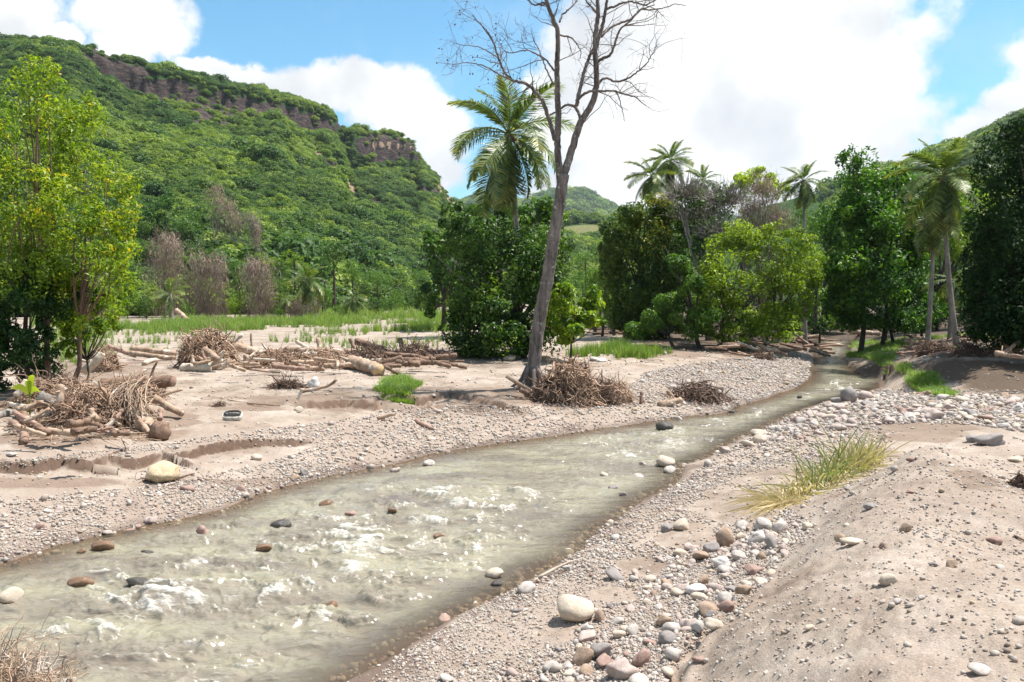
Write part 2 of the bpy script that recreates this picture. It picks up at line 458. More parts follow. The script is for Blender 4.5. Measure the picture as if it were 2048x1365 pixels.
# ------------------------------------------------------ ground material
def mk_ground():
    m, t, b, o = newmat('river_sand')
    geo = t.new('ShaderNodeNewGeometry'); pos = geo.outputs['Position']
    grav = t.attr('gravel'); wet = t.attr('wet'); brown = t.attr('brown'); litter_shade = t.attr('litter_shade')
    n1 = t.noise(pos, 0.7, 7, 0.68); n2 = t.noise(pos, 6, 5, 0.65); n3 = t.noise(pos, 60, 4, 0.7)
    sand = t.ramp(n1, [(0.30, (0.165, 0.118, 0.088)), (0.41, (0.258, 0.203, 0.161)), (0.53, (0.34, 0.281, 0.233)), (0.68, (0.415, 0.358, 0.306))])
    sand = t.mix(t.math('MULTIPLY', t.sstep(n2, 0.35, 0.7), 0.30), sand, (0.33, 0.25, 0.185))
    v = t.new('ShaderNodeTexVoronoi', feature='F1'); t.link(pos, v.inputs['Vector']); v.inputs['Scale'].default_value = 26
    v2 = t.new('ShaderNodeTexVoronoi', feature='F1'); t.link(pos, v2.inputs['Vector']); v2.inputs['Scale'].default_value = 70
    sc = t.new('ShaderNodeSeparateColor'); t.link(v.outputs['Color'], sc.inputs[0])
    sc2 = t.new('ShaderNodeSeparateColor'); t.link(v2.outputs['Color'], sc2.inputs[0])
    stops = [(0.0, (0.15, 0.12, 0.105)), (0.2, (0.29, 0.235, 0.205)), (0.45, (0.39, 0.335, 0.295)), (0.7, (0.47, 0.42, 0.38)), (0.93, (0.34, 0.23, 0.19)), (1.0, (0.54, 0.49, 0.44))]
    pc = t.mix(0.5, t.ramp(sc.outputs[0], stops), t.ramp(sc2.outputs[0], stops))
    pc = t.mix(t.sstep(v.outputs['Distance'], 0.010, 0.028), pc, (0.30, 0.235, 0.19))
    gm = t.sstep(t.math('ADD', grav, t.math('MULTIPLY', t.math('SUBTRACT', n2, 0.5), 0.9)), 0.30, 0.62)
    col = t.mix(t.math('MULTIPLY', gm, 0.8), sand, pc)
    # scattered grit in bare sand
    grit = t.math('MULTIPLY', t.sstep(v2.outputs['Distance'], 0.0065, 0.004), t.sstep(sc2.outputs[1], 0.72, 0.78))
    col = t.mix(t.math('MULTIPLY', grit, 0.7), col, t.ramp(sc2.outputs[0], stops))
    bw = t.sstep(t.math('ADD', brown, t.math('MULTIPLY', t.math('SUBTRACT', n2, 0.5), 0.5)), 0.3, 0.75)
    col = t.mix(t.math('MULTIPLY', bw, 0.75), col, t.mix(n1, (0.125, 0.085, 0.060), (0.24, 0.170, 0.125)))
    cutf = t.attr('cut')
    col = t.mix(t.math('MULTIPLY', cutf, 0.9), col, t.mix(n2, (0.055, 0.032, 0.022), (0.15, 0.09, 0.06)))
    lt = t.sstep(t.math('ADD', litter_shade, t.math('MULTIPLY', t.math('SUBTRACT', n2, 0.5), 0.8)), 0.3, 0.8)
    col = t.mix(lt, col, t.mix(n3, (0.055, 0.040, 0.028), (0.13, 0.09, 0.06)))  # dark leaf soil, and tree shade painted into the ground colour
    fine = t.mix(t.sstep(n3, .3, .7), (0.70, 0.69, 0.68), (1.14, 1.13, 1.12))
    col = t.mix(1.0, col, fine, 'MULTIPLY')
    col = t.mix(t.math('MULTIPLY', wet, 0.9), col, t.mix(1.0, col, (0.44, 0.38, 0.35), 'MULTIPLY'))
    t.link(col, b.inputs['Base Color'])
    t.val(t.math('SUBTRACT', 0.92, t.math('MULTIPLY', wet, 0.5)), b.inputs['Roughness'])
    b.inputs['Specular IOR Level'].default_value = 0.25
    h = t.math('ADD', t.math('MULTIPLY', n3, 0.35), t.math('MULTIPLY', n2, 0.8))
    peb = t.math('MULTIPLY', t.math('SUBTRACT', 0.03, t.math('MINIMUM', v.outputs['Distance'], 0.03)), t.math('MULTIPLY', gm, 26))
    h = t.math('ADD', h, peb)
    h = t.math('ADD', h, t.math('MULTIPLY', grit, 0.4))
    nr = t.bump(h, 0.75, 0.03)
    t.link(nr, b.inputs['Normal'])
    return m
M_ground = mk_ground()

# --- the sheet of ground, finer towards the camera
pyr = np.concatenate([np.arange(1700, 1385, -9), np.arange(1385, 900, -1.9), np.arange(900, 640, -1.25), np.arange(640, 612, -1.5)])
_x, _y, _w = rays(np.full(pyr.shape, 1024.0), pyr)
Yr = np.concatenate([[-30, -14, -8, -5, -3, -1.5, -0.5, 0.3, 1.0, 1.6, 2.1, 2.6], (_y / -_w) * 3.3])
Yr = Yr[np.concatenate([[True], np.diff(Yr) > 0.004])]
Yr = np.concatenate([Yr, [Yr[-1] * 1.1, Yr[-1] * 1.3, Yr[-1] * 1.7, Yr[-1] * 2.4]])
Yr = np.array(sorted(set(np.round(Yr, 4))))
ur = np.concatenate([-np.geomspace(6, 0.74, 26), np.linspace(-0.70, 0.70, 620), np.geomspace(0.74, 6, 26)])
YY, UU = np.meshgrid(Yr, ur, indexing='ij')
XX = UU * (np.maximum(YY, 0) + 1.4)
HH, DD, MO, PX, PY = ground(XX, YY, True)
nr_, nc_ = YY.shape
idx = np.arange(nr_ * nc_).reshape(nr_, nc_)
Qd = np.stack([idx[:-1, :-1], idx[:-1, 1:], idx[1:, 1:], idx[1:, :-1]], -1).reshape(-1, 4)
wet = np.clip(1 - ss(DD + 0.7 * fbm(XX * 1.7, YY * 1.7, 4, 51), 0.02, 0.50), 0, 1)
# sandy film of muddy seeps on the right bar
seep = 0
for (a, b_, rx, ry) in ((1480, 1010, 90, 45), (1380, 1070, 80, 30), (1290, 1130, 60, 30), (1220, 1180, 60, 22), (1110, 1260, 40, 22), (1560, 960, 90, 30), (1440, 1000, 120, 22)):
    seep = np.maximum(seep, 1 - ((PX - a) / rx) ** 2 - ((PY - b_) / ry) ** 2)
seep = 0.7 * ss(seep + 0.9 * fbm(XX * 1.6, YY * 1.6, 4, 55), 0.0, 0.6) * (DD > 0)
def blob(lst, amp=0.8, sc=1.2, s=60):
    v = -9.0
    for (a, b_, rx, ry) in lst: v = np.maximum(v, 1 - np.sqrt(((PX - a) / rx) ** 2 + ((PY - b_) / ry) ** 2))
    return ss(v + amp * fbm(XX * sc, YY * sc, 5, s), -0.35, 0.75)
brown = np.maximum(0.75 * seep, blob([(1860, 865, 110, 32), (1950, 960, 60, 30), (900, 790, 200, 22), (1080, 800, 130, 22), (700, 812, 120, 16), (1360, 708, 90, 12), (1500, 714, 90, 10), (330, 840, 80, 22), (80, 880, 120, 25), (520, 812, 100, 12), (1250, 800, 70, 14), (1850, 735, 140, 18), (650, 800, 260, 20), (250, 865, 260, 16), (150, 965, 200, 12), (950, 815, 240, 18), (480, 965, 160, 10), (150, 740, 200, 30)], 0.9))
gr = 0.42 + 0.9 * fbm(XX * 0.35, YY * 0.35, 3, 70)
gr = gr + 0.5 * np.exp(-(DD / 1.6) ** 2)
band = blob([(500, 872, 330, 22), (180, 915, 250, 18), (760, 848, 160, 16), (1060, 850, 280, 30), (1450, 760, 200, 45), (300, 1030, 420, 70), (1600, 850, 250, 60), (1900, 815, 220, 30), (1250, 1250, 260, 140)], 0.5)
gr = np.maximum(gr * 0.6, band)
flat = blob([(400, 770, 420, 34), (500, 690, 800, 36), (250, 945, 380, 14), (1180, 700, 180, 30), (1430, 1010, 120, 30)], 0.4)
gr = gr * (1 - 0.9 * flat) * (1 - 0.9 * seep)
gr = np.where(MO > 0.3, 0.30 + 0.7 * fbm(XX * 0.9, YY * 0.9, 4, 72), gr)
gr = np.where(DD < 0, 0.8, gr)
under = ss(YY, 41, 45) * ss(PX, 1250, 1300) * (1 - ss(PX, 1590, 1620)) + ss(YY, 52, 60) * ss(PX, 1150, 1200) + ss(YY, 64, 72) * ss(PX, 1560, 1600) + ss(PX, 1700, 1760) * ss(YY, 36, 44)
litter_shade = np.clip(under, 0, 1) * 0.8  # soil under the trees, darkened in colour for their shade too
litter_shade = np.maximum(litter_shade, blob([(60, 800, 140, 40), (980, 730, 140, 10), (1100, 765, 120, 25)], 0.6) * 0.55)
litter_shade = np.maximum(litter_shade, blob([(1960, 745, 190, 34), (2060, 770, 190, 26), (1900, 700, 200, 24), (1755, 742, 60, 22)], 0.5) * 0.95)  # tree shade on the right bank, painted as darker soil
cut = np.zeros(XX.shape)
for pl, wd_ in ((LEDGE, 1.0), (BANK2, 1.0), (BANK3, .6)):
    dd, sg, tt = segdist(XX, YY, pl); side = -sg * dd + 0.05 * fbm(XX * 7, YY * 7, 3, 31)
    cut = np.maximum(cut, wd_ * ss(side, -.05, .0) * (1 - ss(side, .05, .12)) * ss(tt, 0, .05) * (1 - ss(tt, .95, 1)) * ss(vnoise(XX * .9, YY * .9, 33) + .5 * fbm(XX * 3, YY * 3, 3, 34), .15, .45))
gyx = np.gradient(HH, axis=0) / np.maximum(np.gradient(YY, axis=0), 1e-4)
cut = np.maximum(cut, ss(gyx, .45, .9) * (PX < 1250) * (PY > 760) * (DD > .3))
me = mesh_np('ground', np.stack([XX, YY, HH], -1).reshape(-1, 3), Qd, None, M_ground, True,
             {'wet': wet.ravel(), 'gravel': np.clip(gr, 0, 1).ravel(), 'brown': np.clip(brown, 0, 1).ravel(), 'litter_shade': litter_shade.ravel(), 'cut': np.clip(cut, 0, 1).ravel()})
tag(obj('ground', me), 'pale sand and gravel banks of the river', kind='structure')
def ground_exact(X, Y): return ground(X, Y)
_ground_full = ground
def ground(X, Y, full=False):
    # read the finished sheet of ground: exactly the surface that is rendered
    X = np.asarray(X, float); Y = np.asarray(Y, float)
    u = X / (np.maximum(Y, 0) + 1.4)
    i = np.clip(np.searchsorted(Yr, Y) - 1, 0, len(Yr) - 2); j = np.clip(np.searchsorted(ur, u) - 1, 0, len(ur) - 2)
    fy = np.clip((Y - Yr[i]) / (Yr[i + 1] - Yr[i]), 0, 1); fx_ = np.clip((u - ur[j]) / (ur[j + 1] - ur[j]), 0, 1)
    def bl(A_): return (A_[i, j] * (1 - fx_) + A_[i, j + 1] * fx_) * (1 - fy) + (A_[i + 1, j] * (1 - fx_) + A_[i + 1, j + 1] * fx_) * fy
    h = bl(HH)
    if full:
        px, py = proj(X, Y, h); return h, bl(DD), bl(MO), px, py
    return h
# the valley floor further out, under everything
me = mesh_np('valley_floor', np.array([[-6000, -300, -1.6], [6000, -300, -1.6], [6000, 9000, -1.6], [-6000, 9000, -1.6]]), [[0, 1, 2, 3]], None, M_ground, False,
             {'wet': [0] * 4, 'gravel': [.3] * 4, 'brown': [.2] * 4, 'litter_shade': [.6] * 4})
tag(obj('valley_floor', me), 'flat valley floor beyond the banks', kind='structure')

# ---------------------------------------------------------------- water
FOAM = [ # px, py, length px, width px, strength : broken water of the rapids
 (880, 985, 75, 10, 1.0), (1010, 975, 110, 10, .9), (905, 1010, 60, 12, .9), (860, 1040, 110, 11, .7), (1060, 985, 60, 7, .6), (830, 1018, 80, 8, .6),
 (640, 1012, 70, 7, .6), (720, 1030, 60, 8, .6), (725, 1105, 70, 16, 1.0), (690, 1130, 60, 14, .9), (640, 1160, 60, 12, .8), (860, 1090, 120, 9, .9),
 (990, 1105, 80, 10, 1.0), (950, 1118, 60, 8, .8), (840, 1130, 60, 9, .7), (700, 1085, 60, 8, .7), (560, 1085, 60, 8, .7), (540, 1140, 70, 15, .9), (600, 1150, 60, 10, .7),
 (550, 1175, 90, 14, .9), (400, 1185, 80, 12, .9), (330, 1190, 60, 14, .9), (270, 1180, 70, 10, .8), (230, 1155, 60, 7, .7), (380, 1135, 60, 7, .6), (430, 1120, 60, 6, .6),
 (130, 1180, 60, 10, .7), (110, 1265, 130, 11, .9), (180, 1275, 60, 9, .6), (300, 1200, 50, 9, .8), (480, 1330, 130, 14, 1.0), (430, 1350, 70, 10, .9), (640, 1240, 45, 18, .9), (620, 1265, 90, 9, .7),
 (560, 1230, 100, 8, .6), (350, 1280, 60, 8, .45), (520, 1275, 60, 8, .5), (160, 1345, 60, 9, .7), (350, 1300, 50, 7, .5), (760, 1205, 50, 6, .5), (790, 1190, 50, 6, .5),
 (1240, 905, 120, 6, .8), (1340, 885, 90, 7, .8), (1350, 863, 60, 8, .9), (1420, 878, 90, 5, .7), (1300, 920, 100, 5, .5), (1180, 915, 80, 5, .5), (1440, 840, 60, 5, .6), (1490, 828, 60, 5, .7), (1500, 815, 50, 4, .6),
 (1560, 812, 70, 4, .5), (1600, 795, 70, 4, .6), (1650, 782, 60, 4, .7), (1700, 778, 60, 5, .8), (1660, 770, 50, 3, .6), (1680, 760, 50, 3, .5), (1665, 735, 40, 2, .4), (1480, 800, 30, 4, .8), (1640, 748, 50, 2, .4),
 (450, 1060, 70, 5, .5), (400, 1082, 60, 6, .5), (600, 1045, 70, 6, .5), (500, 1065, 60, 5, .4), (1085, 1015, 60, 6, .4), (650, 990, 60, 5, .4), (770, 975, 70, 6, .5),
 (1640, 712, 30, 2, .6), (1665, 703, 30, 1.5, .6), (180, 1205, 70, 8, .6), (60, 1160, 50, 8, .5), (700, 1190, 100, 7, .4), (880, 1150, 90, 7, .4), (1100, 1050, 60, 5, .3), (290, 1225, 90, 8, .4)]
WROCKS = [
 (398, 1064, 32, 'rust red', 'red stone under the surface near the left shore', .6), (562, 1058, 42, 'dark', 'dark wet rock breaking the water left of the rapids', .35), (523, 1100, 30, 'wet brown', 'brown rock awash below the dark one', .45), (198, 1100, 42, 'wet brown', 'wide wet brown rock off the left shore', .4), (160, 1106, 20, 'wet brown', 'small reddish rock left of the wide brown one', .5),
 (152, 1176, 48, 'wet brown', 'brown rock with white water behind it in the left shallows', .4), (272, 1176, 48, 'dark', 'dark rock in the left shallows right of the brown one', .45), (8, 1206, 46, 'cream', 'cream rock at the left edge of the river', .25), (292, 1110, 26, 'dark', 'small dark rock under the surface of the left shallows', .55),
 (650, 1014, 40, 'wet brown', 'brown rock awash upstream in the left half of the river', .5), (700, 1030, 20, 'rust red', 'red tip of a rock in the middle of the river', .45), (783, 1022, 20, 'wet brown', 'tan rock tip in the middle of the river', .5), (900, 988, 26, 'wet brown', 'rock under the white water of the upper rapid', .5), (880, 1078, 34, 'wet brown', 'amber brown rock at the middle of the river', .45),
 (995, 1108, 26, 'wet brown', 'amber rock in the right rapid', .5), (660, 1218, 34, 'wet brown', 'brown green rock in the lower river', .45), (990, 1158, 36, 'cream', 'cream and dark rock standing off the near bank', .2), (995, 1172, 26, 'dark', 'dark stone just below the cream and dark rock', .35), (856, 934, 26, 'pale grey', 'pale stone standing in the calm water by the left shore', .2),
 (790, 944, 22, 'pinkish', 'flat pink stone in the calm water by the left shore', .35), (1333, 862, 40, 'dark', 'lone dark rock in the upper river', .25), (1332, 932, 36, 'cream', 'pale rock at the right edge of the upper river', .2), (1340, 946, 26, 'pale grey', 'pale flat rock below it at the right edge of the upper river', .3), (1278, 958, 24, 'pale grey', 'pale stone in the shallows of the right side', .3),
 (1226, 978, 20, 'grey', 'grey stone in the shallows of the right side', .35), (1248, 992, 16, 'grey', 'small grey stone in the right shallows', .35), (1208, 952, 16, 'cream', 'small tan stone farthest out in the right shallows', .35), (1286, 930, 14, 'pinkish', 'tiny pinkish stone in the right shallows', .35),
 (1600, 798, 14, 'dark', 'small dark rock where the far river narrows', .3), (1465, 826, 14, 'dark', 'small dark rock in the white water by the uprooted mass', .3), (372, 1190, 22, 'rust red', 'red rock awash in the left shallows', .5), (340, 1180, 34, 'dark', 'brown black rock in the white water of the left shallows', .5)]
def mk_water():
    m, t, b, o = newmat('muddy_river_water')
    geo = t.new('ShaderNodeNewGeometry'); pos = geo.outputs['Position']
    mp = t.new('ShaderNodeMapping'); t.link(pos, mp.inputs[0]); mp.inputs['Rotation'].default_value = (0, 0, radians(-30)); mp.inputs['Scale'].default_value = (0.8, 2.2, 1)
    wp = mp.outputs[0]
    foam = t.attr('foam'); dep = t.attr('depth')
    nb = t.noise(wp, 0.55, 5, 0.6, 0.6)
    body = t.ramp(nb, [(0.3, (0.145, 0.119, 0.094)), (0.46, (0.202, 0.174, 0.132)), (0.62, (0.268, 0.244, 0.172))])
    shallow = t.sstep(dep, 0.22, 0.0)
    body = t.mix(t.math('MULTIPLY', shallow, 0.5), body, (0.20, 0.155, 0.125))
    # foam: streaks torn by noise
    f1 = t.noise(wp, 4.0, 6, 0.66, 0.4); f2 = t.noise(wp, 17, 4, 0.7, 0.2)
    fm = t.math('ADD', foam, t.math('MULTIPLY', t.math('SUBTRACT', f1, 0.5), 1.5))
    fm = t.math('ADD', fm, t.math('MULTIPLY', t.math('SUBTRACT', f2, 0.5), 0.8))
    fmk = t.math('MULTIPLY', t.sstep(fm, 0.30, 1.12), t.sstep(foam, 0.03, 0.30))
    col = t.mix(t.math('MULTIPLY', fmk, 0.66), body, (0.74, 0.72, 0.65))
    t.link(col, b.inputs['Base Color'])
    t.val(t.math('ADD', 0.07, t.math('MULTIPLY', fmk, 0.5)), b.inputs['Roughness'])
    b.inputs['IOR'].default_value = 1.33
    b.inputs['Specular IOR Level'].default_value = 0.9
    h = t.math('ADD', t.math('MULTIPLY', t.noise(wp, 2.2, 2, 0.5, 0.1), 1.0), t.math('MULTIPLY', t.noise(wp, 8, 2, 0.5, 0.1), 0.26))
    h = t.math('ADD', h, t.math('MULTIPLY', fmk, t.math('MULTIPLY', f2, 0.2)))
    h = t.math('MULTIPLY', h, t.math('ADD', 0.45, t.math('MULTIPLY', t.sstep(dep, 0.0, 0.25), 0.6)))
    nr = t.bump(h, 0.9, 0.11)
    t.link(nr, b.inputs['Normal'])
    tr = t.new('ShaderNodeBsdfTransparent'); tr.inputs[0].default_value = (0.78, 0.70, 0.58, 1)
    mx = t.new('ShaderNodeMixShader')
    cl = t.math('MULTIPLY', t.sstep(dep, 0.26, 0.01), 0.80)
    cl = t.math('MULTIPLY', cl, t.math('SUBTRACT', 1.0, fmk))
    t.val(cl, mx.inputs[0]); t.link(b.outputs[0], mx.inputs[1]); t.link(tr.outputs[0], mx.inputs[2])
    t.link(mx.outputs[0], o.inputs[0])
    return m
M_water = mk_water()
pyr = np.concatenate([np.arange(2600, 1400, -30), np.arange(1400, 1000, -1.7), np.arange(1000, 700, -1.5), np.arange(700, 668, -1.0)])
_x, _y, _w = rays(np.full(pyr.shape, 1024.0), pyr)
Yw = np.concatenate([[0.0, 0.6, 1.0, 1.4], (_y / -_w) * 4.0]); Yw = np.array(sorted(set(np.round(Yw, 4))))
uw = np.concatenate([np.linspace(-3, -0.72, 20), np.linspace(-0.70, 0.46, 640)])
YY2, UU2 = np.meshgrid(Yw, uw, indexing='ij'); XX2 = UU2 * (np.maximum(YY2, 0) + 0.3)
dW, _, _ = segdist(XX2, YY2, RIVER, True); iW = inpoly(XX2, YY2, RIVER)
sdW = np.where(iW, dW, -dW)
fx = np.zeros(XX2.shape); 
FW = []
for (a, b_, L, w_, s_) in FOAM:
    c = P(a, b_, 0.02); lft = P(a - L / 2, b_, 0.02); bk = P(a, b_ - w_ / 2, 0.02); fr_ = P(a, b_ + w_ / 2, .02)
    FW.append((c[0], c[1], (c[0] - lft[0]) * 1.15, max(0.05, (bk[1] - fr_[1]) / 2 * 1.9), s_))
wx = XX2 + 0.35 * fbm(XX2 * 1.4, YY2 * 1.4, 3, 80); wy = YY2 + 0.55 * fbm(XX2 * 1.1 + 9, YY2 * 1.1, 3, 81)
wave = np.zeros(XX2.shape)
for (cx_, cy_, hl, hw, s_) in FW:
    # crest curves downstream (towards the lower left) at its ends
    dx = (wx - cx_) / hl; q = (wy - cy_ + 0.28 * hl * dx * dx * 0.5) / hw
    core = np.exp(-(dx ** 2) * 1.1) * np.exp(-np.where(q < 0, (q / 1.9) ** 2, (q / 0.8) ** 2))
    fx = np.maximum(fx, s_ * core)
    wave += 0.055 * s_ * min(1, hw / 0.12) * np.exp(-dx ** 2 * .8) * (np.exp(-((q - .2) / 1.3) ** 2) - 0.55 * np.exp(-((q + 2.8) / 1.6) ** 2))
ca_, sa_ = cos(radians(-28)), sin(radians(-28))
ax = XX2 * ca_ + YY2 * sa_; ay = -XX2 * sa_ + YY2 * ca_
rough = ss(sdW, 0.1, 1.2)
wave += rough * (0.085 * fbm(ax * 0.9, ay * 1.9, 4, 84) + 0.045 * fbm(ax * 2.6, ay * 5, 4, 85))
fast = 0.30 + 0.70 * ss(fbm(ax * 0.45, ay * 0.7, 3, 88), -0.05, 0.22)
lace = fast * ss(fbm(ax * 1.5, ay * 3.6, 5, 86), -0.02, 0.30) * rough * ss(-YY2, -22, -12)
lace = np.maximum(lace, 0.5 * ss(fbm(ax * 1.0, ay * 2.6, 4, 87), 0.08, 0.3) * rough * ss(YY2, 18, 26))
zone = np.full(XX2.shape, -9.0); pxw, pyw = proj(XX2, YY2, 0 * XX2)
for (a, b_, rx, ry, st_) in ((700, 1110, 460, 150, 1), (880, 1010, 240, 60, 1), (350, 1180, 260, 80, .9), (420, 1320, 330, 60, .9), (1330, 885, 200, 34, .8), (1490, 825, 90, 16, .8), (1680, 772, 60, 14, .9), (1640, 745, 50, 10, .4), (150, 1270, 200, 40, .7), (650, 1240, 200, 60, .7)):
    zone = np.maximum(zone, st_ * (1 - np.sqrt(((pxw - a) / rx) ** 2 + ((pyw - b_) / ry) ** 2)) * 1.6)
zone = np.clip(zone * 1.5, 0, 1) * ss(sdW, .25, 1.0)
bx = XX2 + .5 * fbm(XX2 * .8, YY2 * .8, 3, 181); by = YY2 + .35 * fbm(XX2 * 1.1, YY2 * 1.1, 3, 182) + .12 * XX2
F1 = fbm(bx * .75, by * 1.9, 5, 183, .55); F2 = fbm(bx * 1.9, by * 4.6, 4, 184, .6)
Rg = np.clip(1 - np.abs(F1) / .22, 0, 1) ** 1.6; Rf = np.clip(1 - np.abs(F2) / .20, 0, 1) ** 2
Fm = ss(fbm(bx * .8, by * .8, 4, 186), -.10, .28)
str_ = zone * (.80 * ss(Rg, .50, 1.0) * (.25 + .75 * Fm) + .42 * Rf * (.25 + .75 * Fm)) + .13 * zone
zz = .35 * rough + .65 * zone
wave += zz * (.090 * Rg + .035 * Rf - .04)
for (px_, py_, w_, _c, _l, sk_) in WROCKS:
    c_ = P(px_, py_, 0.); r_ = w_ / 2 * c_[1] / FPX; fxd, fyd = -.62, -.78
    ex = XX2 - c_[0]; ey = YY2 - c_[1] - r_ * .5; al = ex * fxd + ey * fyd; ac = -ex * fyd + ey * fxd
    ac = ac + .5 * r_ * fbm(XX2 / r_ * .5, YY2 / r_ * .5, 3, 190)
    tail = np.exp(-(ac / (r_ * (.75 + .3 * np.clip(al / r_, 0, 6)))) ** 2) * ss(al, -.8 * r_, r_) * np.exp(-np.clip(al, 0, 99) / (r_ * 4))
    bow = np.exp(-((np.hypot(al, ac) - 1.15 * r_) / (.28 * r_)) ** 2) * (al < .2 * r_)
    str_ = np.maximum(str_, (.35 + .5 * np.clip(zone, 0, 1)) * (tail * .9 + .6 * bow) * (zone > -1))
    wave += .25 * r_ * bow * .5
foamv = np.clip(np.maximum(fx * (.35 + .65 * ss(Rg + Rf * .6 + 1.2 * F2, .1, .9)), .95 * str_), 0, 1)
wave *= ss(sdW, -0.2, 0.5)
keep = (sdW > -0.6) 
idx = np.arange(XX2.size).reshape(XX2.shape)
Qw = np.stack([idx[:-1, :-1], idx[:-1, 1:], idx[1:, 1:], idx[1:, :-1]], -1).reshape(-1, 4)
kf = keep.ravel()[Qw].all(1); Qw = Qw[kf]
used = np.unique(Qw); remap = np.zeros(XX2.size, int); remap[used] = np.arange(len(used))
dpt = np.clip(np.minimum(0.04 + sdW * 0.28, 0.75) * 0.75, 0, 1)
me = mesh_np('river_water', np.stack([XX2, YY2, wave], -1).reshape(-1, 3)[used], remap[Qw], None, M_water, True,
             {'foam': foamv.ravel()[used], 'depth': dpt.ravel()[used]})
tag(obj('river_water', me), 'murky green brown river running over stones', kind='structure')
# sheet of water carrying on under the far trees and out past the camera is part of the same mesh

# ------------------------------------------------- leaves and bark
def leafmat(name, c, rough=0.5, trans=0.35, spec=0.35, inst=False):
    m, t, b, o = newmat(name)
    ti = t.attr('tint')
    col = t.ramp(ti, [(0.0, c[0]), (0.45, c[1]), (0.8, c[2]), (1.0, c[3] if len(c) > 3 else c[2])])
    if inst:
        ti2 = t.attr('shade', 'INSTANCER')
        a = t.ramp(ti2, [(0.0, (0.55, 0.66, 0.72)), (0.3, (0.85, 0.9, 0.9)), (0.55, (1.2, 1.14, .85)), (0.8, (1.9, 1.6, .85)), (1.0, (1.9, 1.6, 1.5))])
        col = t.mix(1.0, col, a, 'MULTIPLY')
    else:
        oi = t.new('ShaderNodeObjectInfo')
        col = t.mix(1.0, col, t.mix(oi.outputs['Random'], (0.84, 0.88, 0.9), (1.16, 1.12, 1.0)), 'MULTIPLY')
    t.link(col, b.inputs['Base Color'])
    b.inputs['Roughness'].default_value = rough
    b.inputs['Specular IOR Level'].default_value = spec
    tl = t.new('ShaderNodeBsdfTranslucent')
    t.link(t.mix(1.0, col, (1.35, 1.45, 0.55), 'MULTIPLY'), tl.inputs[0])
    mx = t.new('ShaderNodeMixShader'); mx.inputs[0].default_value = trans
    t.link(b.outputs[0], mx.inputs[1]); t.link(tl.outputs[0], mx.inputs[2]); t.link(mx.outputs[0], o.inputs[0])
    return m
def barkmat(name, c1, c2, scale=6, patch=None, bump=0.5, stretch=0.25):
    m, t, b, o = newmat(name)
    tcx = t.new('ShaderNodeTexCoord'); mp = t.new('ShaderNodeMapping'); t.link(tcx.outputs['Object'], mp.inputs[0]); mp.inputs['Scale'].default_value = (1, 1, stretch)
    n1 = t.noise(mp.outputs[0], scale, 6, 0.65); n2 = t.noise(mp.outputs[0], scale * 6, 4, 0.6)
    f = t.math('ADD', t.math('MULTIPLY', n1, 0.65), t.math('MULTIPLY', n2, 0.35))
    col = t.mix(t.sstep(f, 0.34, 0.64), c1, c2)
    if patch: col = t.mix(t.sstep(t.noise(tcx.outputs['Object'], patch[1], 3, 0.5), patch[2], patch[2] + .08), col, patch[0])
    ti = t.attr('tint')
    col = t.mix(1.0, col, t.mix(ti, (0.65, 0.65, 0.65), (1.35, 1.35, 1.35)), 'MULTIPLY')
    t.link(col, b.inputs['Base Color']); b.inputs['Roughness'].default_value = 0.85; b.inputs['Specular IOR Level'].default_value = 0.2
    t.link(t.bump(f, bump, 0.04), b.inputs['Normal'])
    return m
G = lambda *a: a
M_leaf_yellow = leafmat('yellow_green_leaves', G((.06, .13, .015), (.18, .27, .018), (.32, .37, .035), (.60, .42, .03)), trans=.45)
M_leaf_under = leafmat('dark_glossy_leaves', G((.015, .045, .010), (.035, .095, .015), (.07, .15, .02)), trans=.25)
M_leaf_dense = leafmat('dense_green_leaves', G((.012, .038, .006), (.045, .11, .012), (.17, .26, .025)), trans=.30)
M_leaf_bright = leafmat('bright_green_leaves', G((.07, .14, .012), (.17, .265, .018), (.34, .42, .035)), trans=.45)
M_leaf_olive = leafmat('olive_green_leaves', G((.08, .14, .012), (.21, .29, .018), (.40, .47, .035)), trans=.45)
M_leaf_mid = leafmat('mid_green_leaves', G((.03, .08, .015), (.075, .16, .022), (.19, .30, .045)), trans=.38)
M_leaf_grey = leafmat('grey_green_leaves', G((.05, .10, .035), (.10, .16, .06), (.17, .24, .10)), trans=.3)
M_leaf_black = leafmat('deep_shade_leaves', G((.008, .022, .007), (.014, .040, .010), (.028, .070, .016)), trans=.18, spec=.12, rough=.7)  # shade of the backlit trees is put into this leaf colour
M_leaf_dark = leafmat('broad_dark_leaves', G((.015, .05, .010), (.055, .145, .016), (.19, .34, .028)), trans=.38)
M_leaf_mango = leafmat('mango_leaves', G((.02, .05, .010), (.085, .14, .017), (.32, .28, .035), (.56, .33, .05)), trans=.36)
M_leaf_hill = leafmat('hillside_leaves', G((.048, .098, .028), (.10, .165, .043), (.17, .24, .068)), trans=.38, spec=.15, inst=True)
M_frond = leafmat('palm_frond', G((.03, .07, .018), (.085, .145, .032), (.24, .28, .08), (.50, .44, .17)), rough=.42, trans=.36, spec=.45)
M_frond_dead = leafmat('dead_palm_frond', G((.10, .07, .045), (.19, .135, .08), (.30, .22, .13)), trans=.15)
M_grass = leafmat('river_grass', G((.05, .12, .02), (.13, .24, .04), (.34, .40, .13)), trans=.4)
M_vine = leafmat('dead_vines', G((.13, .092, .083), (.25, .185, .165), (.38, .295, .26)), rough=.9, trans=.1, spec=.1)
M_reed = leafmat('dry_reed', G((.09, .17, .04), (.27, .26, .12), (.46, .37, .25), (.60, .51, .38)), trans=.3)
M_bark_dead = barkmat('weathered_grey_bark', (.05, .038, .034), (.23, .19, .165), 5, ((.36, .33, .30), 5.0, .62), 0.9, .2)
